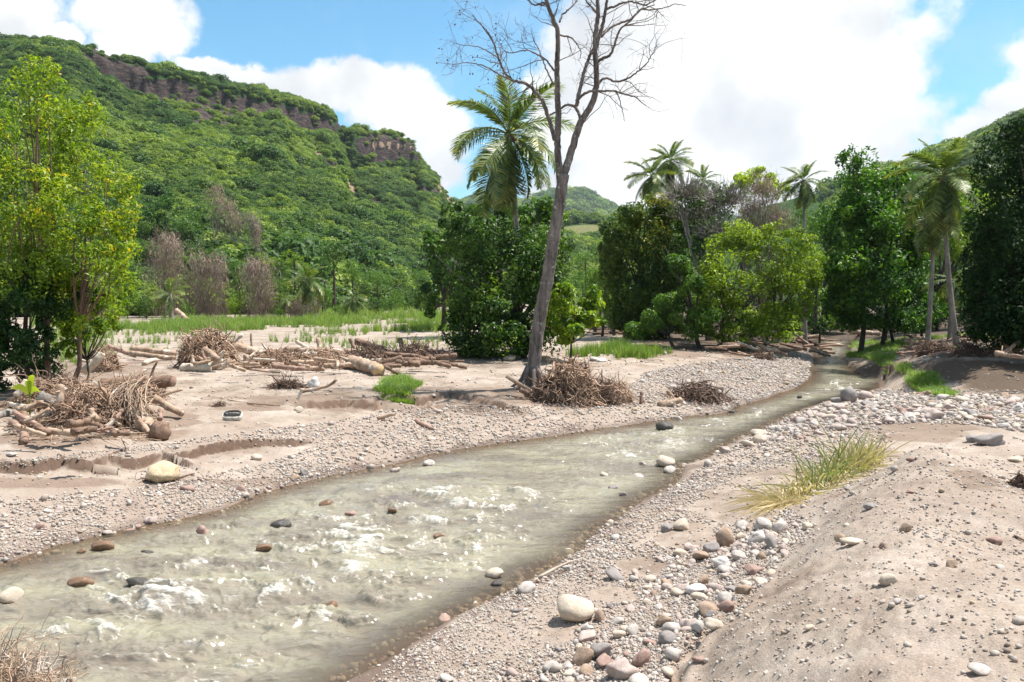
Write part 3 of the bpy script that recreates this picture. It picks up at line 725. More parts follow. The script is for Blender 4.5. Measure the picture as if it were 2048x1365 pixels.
M_bark_grey = barkmat('grey_bark', (.12, .10, .085), (.30, .27, .235), 5)
M_bark_brown = barkmat('brown_bark', (.09, .05, .035), (.22, .14, .10), 5)
M_bark_dark = barkmat('dark_bark', (.035, .027, .022), (.10, .08, .065), 5)
M_drift = barkmat('weathered_driftwood', (.22, .14, .09), (.46, .34, .25), 4, ((.60, .53, .46), 2.2, .60), .6, .5)
M_drift_pale = barkmat('bleached_driftwood', (.33, .26, .20), (.58, .50, .41), 4, None, .4, .5)
M_drift_dark = barkmat('muddy_wood', (.10, .06, .042), (.26, .17, .12), 5, None, .6, .5)
M_drift_red = barkmat('reddish_wood', (.19, .115, .085), (.36, .24, .185), 5, None, .6, .5)
M_root = barkmat('tangled_roots', (.19, .115, .075), (.43, .30, .215), 9, None, .4, 1)
M_root_dark = barkmat('dark_roots', (.07, .045, .033), (.21, .14, .105), 9, None, .4, 1)
M_cut = barkmat('sawn_wood', (.46, .30, .15), (.64, .47, .27), 9, None, .2, 1)
M_cut_orange = barkmat('fresh_orange_wood', (.55, .26, .05), (.72, .40, .10), 9, None, .2, 1)
M_dead_leaf = barkmat('withered_leaves', (.10, .065, .05), (.2, .14, .11), 9, None, .1, 1)

def leaves(acc, C, Nrm, size, tint, aspect=0.42, curl=0.25, down=0.25):
    """N pointed leaves: each two folded triangles pairs (4 verts) """
    N = len(C); size = np.broadcast_to(size, (N,))
    Nrm = Nrm / (np.linalg.norm(Nrm, axis=1, keepdims=True) + 1e-9)
    r = rng.normal(size=(N, 3)); r[:, 2] -= down * 2
    L = r - (r * Nrm).sum(1, keepdims=True) * Nrm; L /= np.linalg.norm(L, axis=1, keepdims=True) + 1e-9
    Wd = np.cross(Nrm, L)
    s = size[:, None]
    b_ = C - L * s * 0.5; tip = C + L * s * 0.5 - Nrm * s * curl
    m1 = C + Wd * s * aspect * 0.5 + Nrm * s * 0.06; m2 = C - Wd * s * aspect * 0.5 + Nrm * s * 0.06
    V = np.stack([b_, m1, tip, m2], 1).reshape(-1, 3)
    i = np.arange(N)[:, None] * 4
    acc.add(V, i + np.array([[0, 1, 2, 3]]), None, np.repeat(np.broadcast_to(tint, (N,)), 4))

def sph(n):
    v = rng.normal(size=(n, 3)); return v / np.linalg.norm(v, axis=1, keepdims=True)

def clump_leaves(acc, ells, total, size, base=0.35, var=0.25, top=0.25, sub=9, subr=0.36, aspect=0.42, inner=0.25, drop=0.25, tintf=None, gap=0.0):
    """ells: [(cx,cy,cz,rx,ry,rz)]; each filled with sub-clumps whose shells carry leaves"""
    ells = np.asarray(ells, float)
    area = (ells[:, 3] * ells[:, 5] + ells[:, 3] * ells[:, 4]); area /= area.sum()
    for e, a in zip(ells, area):
        nl = int(total * a); k = max(4, int(sub))
        d = sph(k); rr = rng.uniform(0.45, 0.95, (k, 1))
        sc_ = e[:3] + d * rr * e[3:6]
        sr = subr * rng.uniform(0.6, 1.25, k)
        per = max(3, nl // k)
        for c, r_ in zip(sc_, sr):
            ct = rng.normal() * 0.13
            if rng.random() < gap: continue
            dd = sph(per); q = rng.random((per, 1)); rad = np.where(q < inner, rng.uniform(0.2, 0.8, (per, 1)), rng.uniform(0.8, 1.12, (per, 1)))
            pt = c + dd * rad * r_ * e[3:6]
            nn = dd * 0.8 + np.array([0, 0, 0.55]) + rng.normal(size=(per, 3)) * 0.55
            tt = base + ct + var * rng.normal(size=per) * 0.6
            if tintf is not None: tt = tintf(pt, tt)
            leaves(acc, pt, nn, size * rng.uniform(0.65, 1.3, per), np.clip(tt, 0.0, 1.0), aspect, down=drop)

def branches(acc, base, tips, r0, n=6, wig=0.12, K=8, tint=0.5, split=0.45):
    """a trunk that forks towards every tip"""
    base = np.asarray(base, float); tips = np.asarray(tips, float)
    mid = base + (tips.mean(0) - base) * split
    k = resample([base, base + (mid - base) * 0.5 + rng.normal(size=3) * wig * np.linalg.norm(mid - base) * .3, mid], K)
    tubes(acc, k, np.linspace(r0 * 1.25, r0 * .72, K), n, tint)
    Pn = []; R = []
    for tp in tips:
        L = np.linalg.norm(tp - mid)
        c = mid + (tp - mid) * 0.5 + rng.normal(size=3) * wig * L + np.array([0, 0, -0.08 * L])
        q = np.linspace(0, 1, K)[:, None]
        Pn.append((1 - q) ** 2 * mid + 2 * q * (1 - q) * c + q * q * tp); R.append(np.linspace(r0 * .55, r0 * .12, K))
    tubes(acc, np.array(Pn), np.array(R), n, tint)

# ------------------------------------------------ instancing for stuff
VARCOL = {}
def var_collection(name, meshes):
    c = bpy.data.collections.new(name)
    for i, me in enumerate(meshes):
        o = bpy.data.objects.new('%s_kind_%02d' % (name, i), me); c.objects.link(o)
    return c
def scatter(name, pts, rot, scl, shade, coll, nvar, label, cat=None, kind='stuff'):
    N = len(pts)
    me = bpy.data.meshes.new(name); me.vertices.add(N); me.vertices.foreach_set('co', np.ascontiguousarray(pts, np.float32).ravel())
    scl = np.asarray(scl, float)
    if scl.ndim == 1: scl = np.repeat(scl[:, None], 3, 1)
    for k, ty, v in (('rot', 'FLOAT_VECTOR', rot), ('scl', 'FLOAT_VECTOR', scl)):
        a = me.attributes.new(k, ty, 'POINT'); a.data.foreach_set('vector', np.ascontiguousarray(v, np.float32).ravel())
    a = me.attributes.new('shade', 'FLOAT', 'POINT'); a.data.foreach_set('value', np.ascontiguousarray(shade, np.float32))
    a = me.attributes.new('pick', 'INT', 'POINT'); a.data.foreach_set('value', rng.integers(0, nvar, N).astype(np.int32))
    o = obj(name, me); tag(o, label, cat, None, kind)
    ng = bpy.data.node_groups.new(name + '_nodes', 'GeometryNodeTree')
    ng.interface.new_socket('Geometry', in_out='INPUT', socket_type='NodeSocketGeometry')
    ng.interface.new_socket('Geometry', in_out='OUTPUT', socket_type='NodeSocketGeometry')
    N_ = ng.nodes; Lk = ng.links
    gi = N_.new('NodeGroupInput'); go = N_.new('NodeGroupOutput')
    ip = N_.new('GeometryNodeInstanceOnPoints'); ci = N_.new('GeometryNodeCollectionInfo')
    ci.inputs['Collection'].default_value = coll; ci.inputs['Separate Children'].default_value = True; ci.inputs['Reset Children'].default_value = True
    def na(nm, dt):
        n = N_.new('GeometryNodeInputNamedAttribute'); n.data_type = dt; n.inputs['Name'].default_value = nm; return n.outputs[0]
    Lk.new(gi.outputs[0], ip.inputs['Points']); Lk.new(ci.outputs[0], ip.inputs['Instance'])
    ip.inputs['Pick Instance'].default_value = True
    Lk.new(na('pick', 'INT'), ip.inputs['Instance Index'])
    Lk.new(na('rot', 'FLOAT_VECTOR'), ip.inputs['Rotation'])
    Lk.new(na('scl', 'FLOAT_VECTOR'), ip.inputs['Scale'])
    Lk.new(ip.outputs[0], go.inputs[0])
    md = o.modifiers.new('scatter', 'NODES'); md.node_group = ng
    return o

# ---------------------------------------------------------------- hills
def mk_hill():
    m, t, b, o = newmat('forested_hillside')
    geo = t.new('ShaderNodeNewGeometry'); pos = geo.outputs['Position']
    rock = t.attr('rock'); soil = t.attr('soil'); fld = t.attr('field')
    n1 = t.noise(pos, 0.05, 6, 0.65); n2 = t.noise(pos, 0.35, 5, 0.7)
    g = t.ramp(n2, [(0.3, (.018, .045, .012)), (0.5, (.045, .09, .022)), (0.7, (.08, .14, .035))])
    mp = t.new('ShaderNodeMapping'); t.link(pos, mp.inputs[0]); mp.inputs['Scale'].default_value = (1, 1, 3.0)
    n3 = t.noise(mp.outputs[0], 0.22, 9, 0.78)
    rk = t.ramp(n3, [(0.30, (.018, .015, .016)), (0.47, (.055, .042, .042)), (0.58, (.12, .085, .072)), (0.70, (.27, .155, .105))])
    sl = t.mix(n2, (.30, .19, .13), (.42, .30, .22))
    col = t.mix(t.sstep(rock, .35, .6), g, rk)
    col = t.mix(t.sstep(soil, .35, .6), col, sl)
    wv = t.new('ShaderNodeTexWave', wave_type='BANDS', bands_direction='Z'); t.link(pos, wv.inputs[0]); wv.inputs['Scale'].default_value = 0.22; wv.inputs['Distortion'].default_value = 3
    fc_ = t.mix(t.sstep(wv.outputs[1], .3, .8), (.20, .16, .09), (.15, .19, .05))
    col = t.mix(t.sstep(fld, .35, .6), col, fc_)
    t.link(col, b.inputs['Base Color']); b.inputs['Roughness'].default_value = 0.95; b.inputs['Specular IOR Level'].default_value = 0.1
    t.link(t.bump(t.math('ADD', n3, t.math('MULTIPLY', n2, .5)), 0.9, 3.0), b.inputs['Normal'])
    return m
M_hill = mk_hill()
def elev(px, py):
    x, y, w = rays(px, py); return w / y
def tab(px, pts): return np.interp(px, [p[0] for p in pts], [p[1] for p in pts])
HL_R = [(-900, -160), (-500, 10), (-200, 62), (0, 88), (60, 84), (110, 88), (180, 92), (250, 116), (330, 138), (400, 152), (470, 170), (540, 186), (620, 206), (655, 216), (672, 232), (690, 258), (740, 264), (800, 272), (828, 288), (842, 318), (856, 336), (874, 352), (895, 385), (920, 412), (960, 432), (1000, 446), (1060, 470), (1130, 520), (1200, 560)]
HL_D = [(-900, 420), (0, 470), (400, 520), (700, 600), (850, 640), (1000, 620), (1200, 560)]
HL_B = [(-900, 85), (0, 104), (300, 112), (600, 125), (800, 150), (900, 190), (1000, 260), (1200, 380)]
def hill_left(X, Y):
    px = 1024 + FPX * X / np.maximum(Y, 1)
    yb = tab(px, HL_B); yr = tab(px, HL_D); zr = 4 + elev(px, tab(px, HL_R)) * yr
    tq = (Y - yb) / (yr - yb)
    tc = np.clip(tq, 0, 1)
    c = 0.22 * ss(px, 680, 705) * (1 - ss(px, 835, 850)) + 0.10 * ss(px, 560, 600) * (1 - ss(px, 680, 705)) + 0.09 * ss(px, 150, 230) * (1 - ss(px, 500, 600))
    c = c * (0.75 + 0.5 * vnoise(px / 37, px * 0, 91))
    rag = 0.030 * fbm(px / 23, Y / 30, 3, 92)
    g = 0.55 * tc + 0.45 * tc ** 1.7
    f = (1 - c) * g + c * ss(tc + rag, 0.925, 0.955)
    z = 1.0 + (zr - 1.0) * f
    z = z + (16 * fbm(X / 75, Y / 75, 4, 93) + 1.2 * fbm(X / 14, Y / 14, 3, 94)) * ss(tc, 0, .2) * (1 - ss(tc, .75, 1.0))
    z = z + 2.5 * fbm(X / 24, Y / 24, 3, 95) * ss(tc, .3, .9)
    z = np.where(tq > 1, z - 0.35 * (Y - yr), z)
    z = np.where(tq < 0, 1.0 + (Y - yb) * .35, z)
    return z, tq, px
def hill_obj(name, fn, pxs, tabB, tabD, nt, label, rockf):
    T, A_ = np.meshgrid(np.linspace(-0.06, 1.22, nt), pxs, indexing='ij')
    Yv = tab(A_, tabB) + (tab(A_, tabD) - tab(A_, tabB)) * T
    Xv = (A_ - 1024) / FPX * Yv
    z, tq, px = fn(Xv, Yv)
    ix = np.arange(T.size).reshape(T.shape)
    Q = np.stack([ix[:-1, :-1], ix[:-1, 1:], ix[1:, 1:], ix[1:, :-1]], -1).reshape(-1, 4)
    qx, qy = proj(Xv, Yv, z)
    rock, soil, fld = rockf(qx, qy, Xv, Yv, tq)
    me = mesh_np(name, np.stack([Xv, Yv, z], -1).reshape(-1, 3), Q, None, M_hill, True, {'rock': rock.ravel(), 'soil': soil.ravel(), 'field': fld.ravel()})
    return tag(obj(name, me), label, kind='structure')
def pb(qx, qy, lst):
    v = np.full(np.shape(qx), -9.0)
    for (a, b_, rx, ry, *an) in lst:
        th = radians(an[0]) if an else 0
        dx = (qx - a) * cos(th) + (qy - b_) * sin(th); dy = -(qx - a) * sin(th) + (qy - b_) * cos(th)
        v = np.maximum(v, 1 - (dx / rx) ** 2 - (dy / ry) ** 2)
    return v
ROCKS = [(765, 296, 88, 30, 8), (640, 250, 66, 18, 14), (255, 152, 90, 32, 30), (200, 118, 60, 22, 20), (400, 212, 95, 36, 24), (330, 185, 70, 30, 25), (480, 212, 60, 24, 20), (560, 225, 50, 16, 14), (685, 245, 18, 26, 40), (738, 402, 36, 12, 18), (600, 235, 25, 10, 10),
         (845, 375, 45, 12, 20), (660, 330, 18, 16, 40), (560, 215, 35, 10, 10)]
SOILS = [(892, 390, 12, 34, -25), (636, 312, 10, 14, -30), (665, 345, 9, 22, -25), (700, 375, 10, 14, -30), (375, 222, 12, 6, 20), (780, 290, 50, 4, 4), (905, 415, 10, 12)]
def rockL(qx, qy, X, Y, tq):
    nz = fbm(X / 9, Y / 9, 4, 97)
    r = ss(pb(qx, qy, ROCKS) + 1.3 * nz, 0.0, .5)
    s = ss(pb(qx, qy, SOILS) + 1.2 * nz, .2, .7)
    # small crop clearing on the spur
    f = ss(pb(qx, qy, [(487, 492, 42, 14, 4)]) + .6 * nz, 0, .4)
    return r, s, f
hill_obj('hill', hill_left, np.linspace(-900, 1200, 520), HL_B, HL_D, 300, 'steep forested hill with dark cliff bands', rockL)
FH_R = [(700, 470), (860, 430), (930, 405), (980, 398), (1010, 408), (1045, 412), (1090, 396), (1130, 386), (1160, 385), (1185, 394), (1215, 414), (1240, 428), (1300, 438), (1500, 430), (1800, 400), (2100, 380)]
def hill_far(X, Y):
    px = 1024 + FPX * X / Y; yr = 2500.0; yb = 1500.0
    zr = 4 + elev(px, tab(px, FH_R)) * yr
    tq = (Y - yb) / (yr - yb); tc = np.clip(tq, 0, 1)
    z = -1 + (zr + 1) * tc ** 1.1 + 60 * fbm(X / 260, Y / 260, 4, 101) * ss(tc, 0, .3) * (1 - ss(tc, .7, 1)) + 14 * fbm(X / 60, Y / 60, 3, 102) * ss(tc, .2, .8)
    return np.where(tq > 1, z - .4 * (Y - yr), z), tq, px
Zs = lambda a: np.zeros(np.shape(a))
hill_obj('hill', hill_far, np.linspace(700, 2100, 300), [(0, 1500.0)], [(0, 2500.0)], 90, 'distant blue green hill', lambda qx, qy, X, Y, t: (Zs(X), Zs(X), Zs(X)))
MH_R = [(900, 470), (1000, 450), (1090, 436), (1150, 440), (1200, 446), (1300, 440), (1500, 452), (1700, 470)]
def hill_mid(X, Y):
    px = 1024 + FPX * X / Y; yr = 640.0; yb = 230.0
    zr = 4 + elev(px, tab(px, MH_R)) * yr
    tq = (Y - yb) / (yr - yb); tc = np.clip(tq, 0, 1)
    z = -1 + (zr + 1) * tc ** 1.25 + 10 * fbm(X / 60, Y / 60, 3, 105) * ss(tc, 0, .3) * (1 - ss(tc, .7, 1))
    return np.where(tq > 1, z - .4 * (Y - yr), z), tq, px
hill_obj('hill', hill_mid, np.linspace(880, 1700, 220), [(0, 230.0)], [(0, 640.0)], 90, 'low hill with a terraced brown field near its top',
         lambda qx, qy, X, Y, t: (Zs(X), Zs(X), ss(pb(qx, qy, [(1160, 463, 60, 13, -4)]), 0, .3)))
RH_R = [(1500, 420), (1700, 372), (1790, 342), (1830, 322), (1870, 304), (1920, 292), (1950, 276), (1990, 262), (2048, 232), (2200, 150), (2500, 40), (2900, -60)]
def hill_right(X, Y):
    px = 1024 + FPX * X / Y; yr = 700.0; yb = 170.0
    zr = 4 + elev(px, tab(px, RH_R)) * yr
    tq = (Y - yb) / (yr - yb); tc = np.clip(tq, 0, 1)
    z = -1 + (zr + 1) * tc ** 1.2 + 22 * fbm(X / 80, Y / 80, 4, 107) * ss(tc, 0, .3) * (1 - ss(tc, .8, 1)) + 5 * fbm(X / 24, Y / 24, 3, 108) * ss(tc, .3, .9)
    return np.where(tq > 1, z - .4 * (Y - yr), z), tq, px
hill_obj('hill', hill_right, np.linspace(1500, 2900, 240), [(0, 170.0)], [(0, 700.0)], 120, 'green hill rising behind the dark trees on the right', lambda qx, qy, X, Y, t: (Zs(X), Zs(X), Zs(X)))

# crowns that make up the distant forest
def far_crown(n, seed):
    a = Acc()
    k = 10
    d = sph(k); d[:, 2] = np.abs(d[:, 2]) * .8
    for c in d * 0.55:
        q = sph(n // k); q[:, 2] = np.where(q[:, 2] < -0.3, -q[:, 2], q[:, 2])
        p = c + q * 0.44 * rng.uniform(.85, 1.1, (len(q), 1))
        leaves(a, p, q + rng.normal(size=q.shape) * .35 + np.array([0, 0, .3]), .135 * rng.uniform(.7, 1.3, len(q)), np.clip(.45 + .25 * rng.normal(size=len(q)) + rng.normal() * .1, 0, 1), .8)
    return a.mesh('far_crown', M_leaf_hill)
C_far = var_collection('far_crowns', [far_crown(900, i) for i in range(5)])
def forest(name, fn, n, pxr, B, D, size, label, skip, tlo=0.0, thi=1.03, lump=1.0, shift=0.0):
    px = rng.uniform(*pxr, n); tt = rng.uniform(tlo, thi, n)
    Bv, Dv = tab(px, B), tab(px, D)
    Y = Bv + (Dv - Bv) * tt
    keepw = rng.random(n) < (Y / np.max(Dv)) ** 0.6
    px, Y = px[keepw], Y[keepw]; X = (px - 1024) / FPX * Y
    z, tq, _ = fn(X, Y)
    qx, qy = proj(X, Y, z)
    k = ~skip(qx, qy, X, Y, tq); X, Y, z = X[k], Y[k], z[k]; qx, qy = qx[k], qy[k]
    N = len(X)
    s = size * (0.55 + 1.0 * rng.random(N) ** 2.2) * (0.85 + .5 * (fbm(X / 50, Y / 50, 3, 111) + .5))
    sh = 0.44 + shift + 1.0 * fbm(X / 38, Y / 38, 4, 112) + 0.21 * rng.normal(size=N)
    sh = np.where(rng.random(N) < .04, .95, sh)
    pts = np.stack([X, Y, z + s * .18], -1)
    rot = np.stack([rng.normal(size=N) * .1, rng.normal(size=N) * .1, rng.uniform(0, 6.28, N)], -1)
    scl = np.stack([s, s, s * rng.uniform(.75, 1.15, N) * lump], -1)
    return scatter(name, pts, rot, scl, np.clip(sh, 0, 1), C_far, 5, label)
def skipL(qx, qy, X, Y, tq):
    nz = fbm(X / 9, Y / 9, 4, 97)
    v = np.maximum(pb(qx, qy, ROCKS) + 1.3 * nz - .05, np.maximum(pb(qx, qy, SOILS), pb(qx, qy, [(487, 492, 45, 15, 4), (565, 490, 55, 12, 28), (815, 552, 22, 12)])))
    return (v > -.1) & (rng.random(np.shape(qx)) < .93)
forest('hillside_forest', hill_left, 1700, (-350, 1080), HL_B, HL_D, 4.2, 'larger dark trees standing out of the scrub on the steep hill', skipL, shift=-.30)
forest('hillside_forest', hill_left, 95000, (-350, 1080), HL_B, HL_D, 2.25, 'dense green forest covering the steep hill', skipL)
forest('hillside_forest', hill_far, 5000, (860, 1330), [(0, 1500.)], [(0, 2500.)], 17, 'forest on the distant hill', lambda qx, qy, X, Y, t: np.zeros(len(X), bool), .3)
forest('hillside_forest', hill_mid, 4500, (1000, 1400), [(0, 230.)], [(0, 640.)], 4.5, 'trees and scrub on the low middle hill', lambda qx, qy, X, Y, t: pb(qx, qy, [(1160, 463, 62, 15, -4)]) > 0)
forest('hillside_forest', hill_right, 6000, (1650, 2300), [(0, 170.)], [(0, 700.)], 5.5, 'forest on the right hand hill', lambda qx, qy, X, Y, t: np.zeros(len(X), bool), .2)
# ------------------------------------------------------------- trees
def gz(X, Y):
    X = np.asarray(X, float); Y = np.asarray(Y, float)
    g = ground(X, Y)
    hz, tq, px = hill_left(X, Y)
    return np.where((px < 1000) & (tq > 0), np.maximum(hz, g), g)
def gp(px, py, dz=0.0, it=7):
    """the point on the ground seen at this pixel, raised by dz"""
    z = 0.6
    for _ in range(it):
        p = P(px, py, z + dz); z = float(ground(p[0], p[1]))
    p = P(px, py, z + dz); return np.array([p[0], p[1], z + dz])
def ell(px, py, rpx, rpy, Y, dr=1.0):
    c = PD(px, py, Y); s = Y / FPX
    return (c[0], c[1], c[2], rpx * s, rpx * s * dr, rpy * s)
def base_at(px, Y):
    X = (px - 1024) / FPX * Y
    return np.array([X, Y, float(gz(X, Y))])
def jit(e, Y, dY):
    return [ell(a, b, c, d, Y + rng.uniform(-dY, dY), 1.0) for (a, b, c, d) in e]

def tree(name, label, cat, bpx, Y, ells, nleaf, lsize, mleaf, mbark, r0=0.2, nlimb=None, group=None, tips=None, trunks=None, **kw):
    b = base_at(bpx, Y)
    T = empty(name, b, label, cat, group)
    ta = Acc(); E = np.array(ells)
    for bb, rr, sel in (trunks or [(bpx, r0, None)]):
        p0 = base_at(bb, Y); p0[2] -= 0.15
        tp = [E[i][:3] for i in (sel if sel is not None else range(len(E)))]
        more = []
        for c in tp:
            for _ in range(nlimb or 2): more.append(c + rng.normal(size=3) * .3 * min(E[0][3:6]) + 0)
        branches(ta, p0, np.array(list(tp) + more), rr, tint=.5)
    obj('trunk', ta.mesh('trunk', mbark, True, b), T)
    ca = Acc(); clump_leaves(ca, ells, nleaf, lsize, **kw)
    obj('crown', ca.mesh('crown', mleaf, False, b), T)
    return T

# yellow-green tree at the left edge
Yt = 24.0
e = jit([(70, 190, 75, 60), (130, 260, 80, 75), (30, 290, 90, 80), (85, 140, 32, 32), (170, 340, 75, 60), (60, 380, 100, 80), (140, 430, 95, 70), (215, 440, 55, 45), (40, 480, 90, 70), (120, 530, 90, 60), (215, 520, 60, 45),
         (170, 230, 40, 50), (-60, 300, 90, 120), (-70, 480, 90, 110), (240, 375, 45, 28), (245, 490, 40, 40), (190, 590, 45, 40), (130, 600, 60, 40), (60, 560, 80, 50), (225, 620, 25, 28), (250, 560, 28, 34), (170, 650, 30, 24), (260, 420, 26, 24)], Yt, 1.3)
def tf_y(pt, tt): return tt + 0.10 * np.clip((pt[:, 0] + 13) / 4, -1, 1)
tree('leafy_tree', 'tall loose tree with yellowing green leaves at the left edge of the sand field', 'tree', 60, Yt, e, 30000, .135, M_leaf_yellow, M_bark_brown, .13,
     trunks=[(95, .085, [0, 1, 3, 9]), (60, .075, [2, 5, 8]), (130, .075, [4, 6, 14, 10, 16]), (-20, .09, [12, 13, 2])], base=.42, var=.32, sub=28, subr=.30, aspect=.40, inner=.35, gap=.10, drop=.5, tintf=tf_y)
e = jit([(40, 620, 75, 55), (105, 600, 60, 45), (20, 690, 60, 60), (75, 680, 45, 50), (-60, 640, 80, 90), (10, 745, 50, 35), (130, 560, 45, 35), (90, 730, 40, 32), (60, 560, 60, 45)], Yt - .3, .9)
tree('shrub', 'dark glossy shrub filling the foot of the yellowing tree at the left edge', 'shrub', 30, Yt - .3, e, 14000, .14, M_leaf_under, M_bark_dark, .06, base=.42, var=.3, sub=14, subr=.34, inner=.3)

e = jit([(170, 640, 40, 34), (215, 655, 28, 26), (150, 690, 34, 26), (190, 600, 40, 34), (235, 600, 22, 26), (120, 650, 40, 34)], Yt + 1.6, .6)
tree('shrub', 'lighter green shrub behind the stems of the yellowing tree', 'shrub', 165, Yt + 1.6, e, 6000, .13, M_leaf_bright, M_bark_dark, .04, base=.35, var=.3, sub=12, subr=.32, gap=.15)
# dense dark bush behind the bare tree
Yb_ = 38.5
e = jit([(1000, 690, 80, 30), (950, 690, 50, 25), (950, 565, 70, 95), (1035, 545, 85, 95), (1090, 560, 45, 95), (985, 650, 85, 62), (1075, 655, 62, 55), (930, 640, 48, 60), (1120, 610, 34, 50)], Yb_, 1.2) + jit([(1065, 490, 46, 40), (990, 500, 60, 45), (930, 480, 45, 50), (1115, 510, 34, 50)], 43.5, 1)
tree('bush', 'large dense dark green bush directly behind the bare grey trunk', 'bush', 1050, Yb_, e, 26000, .22, M_leaf_dense, M_bark_dark, .14, base=.42, var=.3, sub=26, subr=.36, inner=.15)
e = jit([(1150, 640, 48, 34), (1125, 590, 32, 38), (1178, 600, 32, 30), (1130, 660, 35, 30), (1185, 640, 28, 22), (1100, 640, 25, 30)], 36.5, .7)
tree('bush', 'bright yellow green bush just right of the bare grey trunk', 'bush', 1140, 36.5, e, 4200, .24, M_leaf_bright, M_bark_dark, .06, base=.42, var=.3, sub=10, subr=.36)
e = jit([(940, 455, 60, 42), (1000, 432, 60, 34), (890, 500, 35, 50), (1070, 425, 50, 35), (1100, 460, 45, 45)], 56, 2)
tree('leafy_tree', 'loose grey green tree rising behind the dark bush', 'tree', 960, 56, e, 7000, .34, M_leaf_mid, M_bark_grey, .2, base=.35, var=.3, sub=12, subr=.34, gap=.1)
e = jit([(870, 500, 38, 48), (905, 570, 42, 60), (860, 590, 30, 40), (915, 450, 40, 40)], 66, 2)
tree('leafy_tree', 'dark tree showing at the left side of the dense bush', 'tree', 885, 66, e, 5500, .38, M_leaf_dense, M_bark_dark, .2, base=.28, var=.22, sub=12, subr=.36)

# the group of trees on the far side of the gravel bar
e = jit([(1270, 655, 50, 30), (1320, 660, 60, 28), (1255, 500, 50, 65), (1290, 430, 50, 42), (1250, 600, 48, 62), (1320, 510, 55, 70), (1300, 600, 60, 60), (1340, 440, 50, 45), (1225, 540, 28, 60)], 53, 1.5)
def tf_m(pt, tt):
    q = np.clip((pt[:, 2] - 5) / 6, 0, 1) * np.clip((pt[:, 0] < 11.2) * 1.0, .2, 1)
    v = ss(fbm(pt[:, 0] * .55, pt[:, 2] * .55, 3, 230), .0, .22); return np.clip(tt, 0, .55) + np.where(rng.random(len(tt)) < .85 * q * v, rng.uniform(.1, .38, len(tt)), 0)
tree('mango_tree', 'dark mango like tree with orange flushed leaf tips at the left of the tree group', 'tree', 1285, 53, e, 24000, .25, M_leaf_mango, M_bark_dark, .2, base=.32, var=.25, sub=26, subr=.35, tintf=tf_m)
e = jit([(1230, 470, 34, 45), (1215, 520, 25, 40), (1260, 430, 28, 22)], 60, 1)
tree('leafy_tree', 'pale grey green tree half hidden left of the mango like tree', 'tree', 1225, 60, e, 3800, .3, M_leaf_grey, M_bark_grey, .2, base=.5, var=.3, sub=12, subr=.34)
e = jit([(1400, 440, 70, 50), (1450, 410, 55, 35), (1370, 400, 50, 30), (1440, 480, 60, 40)], 51.5, 1.3)
Tb = tree('leafy_tree', 'tree with bare grey twigs over sparse leaves in the middle of the group', 'tree', 1420, 51.5, e, 3600, .22, M_leaf_mid, M_bark_grey, .25, base=.3, var=.25, sub=12, subr=.34, gap=.15)
ta = Acc(); bb = base_at(1420, 51.5)
for E_ in e:
    N = 420; c = np.array(E_[:3]); dd = sph(N); dd[:, 2] = np.abs(dd[:, 2]); st = c + dd * rng.uniform(.1, .75, (N, 1)) * np.array(E_[3:6])
    dr = dd * .8 + np.array([0, 0, .3]) + rng.normal(size=(N, 3)) * .5; dr /= np.linalg.norm(dr, axis=1, keepdims=True)
    L = rng.uniform(.5, 1.5, (N, 1, 1)); q = np.linspace(0, 1, 4)[None, :, None]
    Pn = st[:, None] + dr[:, None] * q * L + rng.normal(size=(N, 4, 3)) * .07 * q
    tubes(ta, Pn, np.linspace(.028, .008, 4)[None].repeat(N, 0), 3, rng.uniform(.6, 1, N), cap=False)
obj('bare_twigs', ta.mesh('bare_twigs', M_bark_grey, False, bb), Tb)['kind'] = 'stuff'
e = jit([(1460, 665, 60, 26), (1540, 665, 60, 24), (1420, 610, 45, 60), (1430, 520, 45, 50), (1495, 485, 62, 42), (1450, 560, 60, 60), (1545, 550, 70, 55), (1590, 488, 48, 34), (1545, 470, 30, 30), (1625, 540, 30, 40), (1500, 620, 80, 50), (1600, 580, 42, 50), (1570, 630, 55, 35), (1470, 470, 35, 28)], 47, 1.6)
tree('leafy_tree', 'rounded bright olive green tree at the front of the group by the gravel bar', 'tree', 1500, 47, e, 27000, .19, M_leaf_olive, M_bark_dark, .2, trunks=[(1450, .10, [4, 2, 3]), (1480, .09, [3, 5, 7]), (1530, .09, [6, 8, 9])], base=.34, var=.30, sub=26, subr=.30, gap=.16)
e = jit([(1340, 620, 45, 40), (1290, 650, 40, 30), (1380, 560, 38, 40), (1350, 520, 30, 25), (1400, 640, 45, 35)], 46, 1)
tree('bush', 'mid green bushy tree low in front of the mango like tree', 'bush', 1370, 46, e, 11000, .2, M_leaf_mid, M_bark_dark, .12, trunks=[(1350, .1, [0, 1]), (1400, .12, [2, 3, 4])], base=.42, var=.3, sub=12, subr=.33)
e = jit([(1515, 360, 42, 24), (1480, 375, 25, 20), (1550, 378, 25, 22)], 78, 1)
tree('leafy_tree', 'pale lime green tree top standing above the tree group', 'tree', 1515, 78, e, 3000, .34, M_leaf_bright, M_bark_grey, .25, base=.75, var=.25, sub=12, subr=.34)
e = jit([(1640, 620, 45, 40), (1680, 600, 30, 40), (1665, 640, 28, 28), (1610, 640, 35, 25), (1690, 560, 28, 40)], 74, 2)
tree('bush', 'sunlit green bush behind the bend of the river', 'bush', 1645, 74, e, 4500, .34, M_leaf_mid, M_bark_dark, .12, base=.55, var=.3, sub=12, subr=.36)
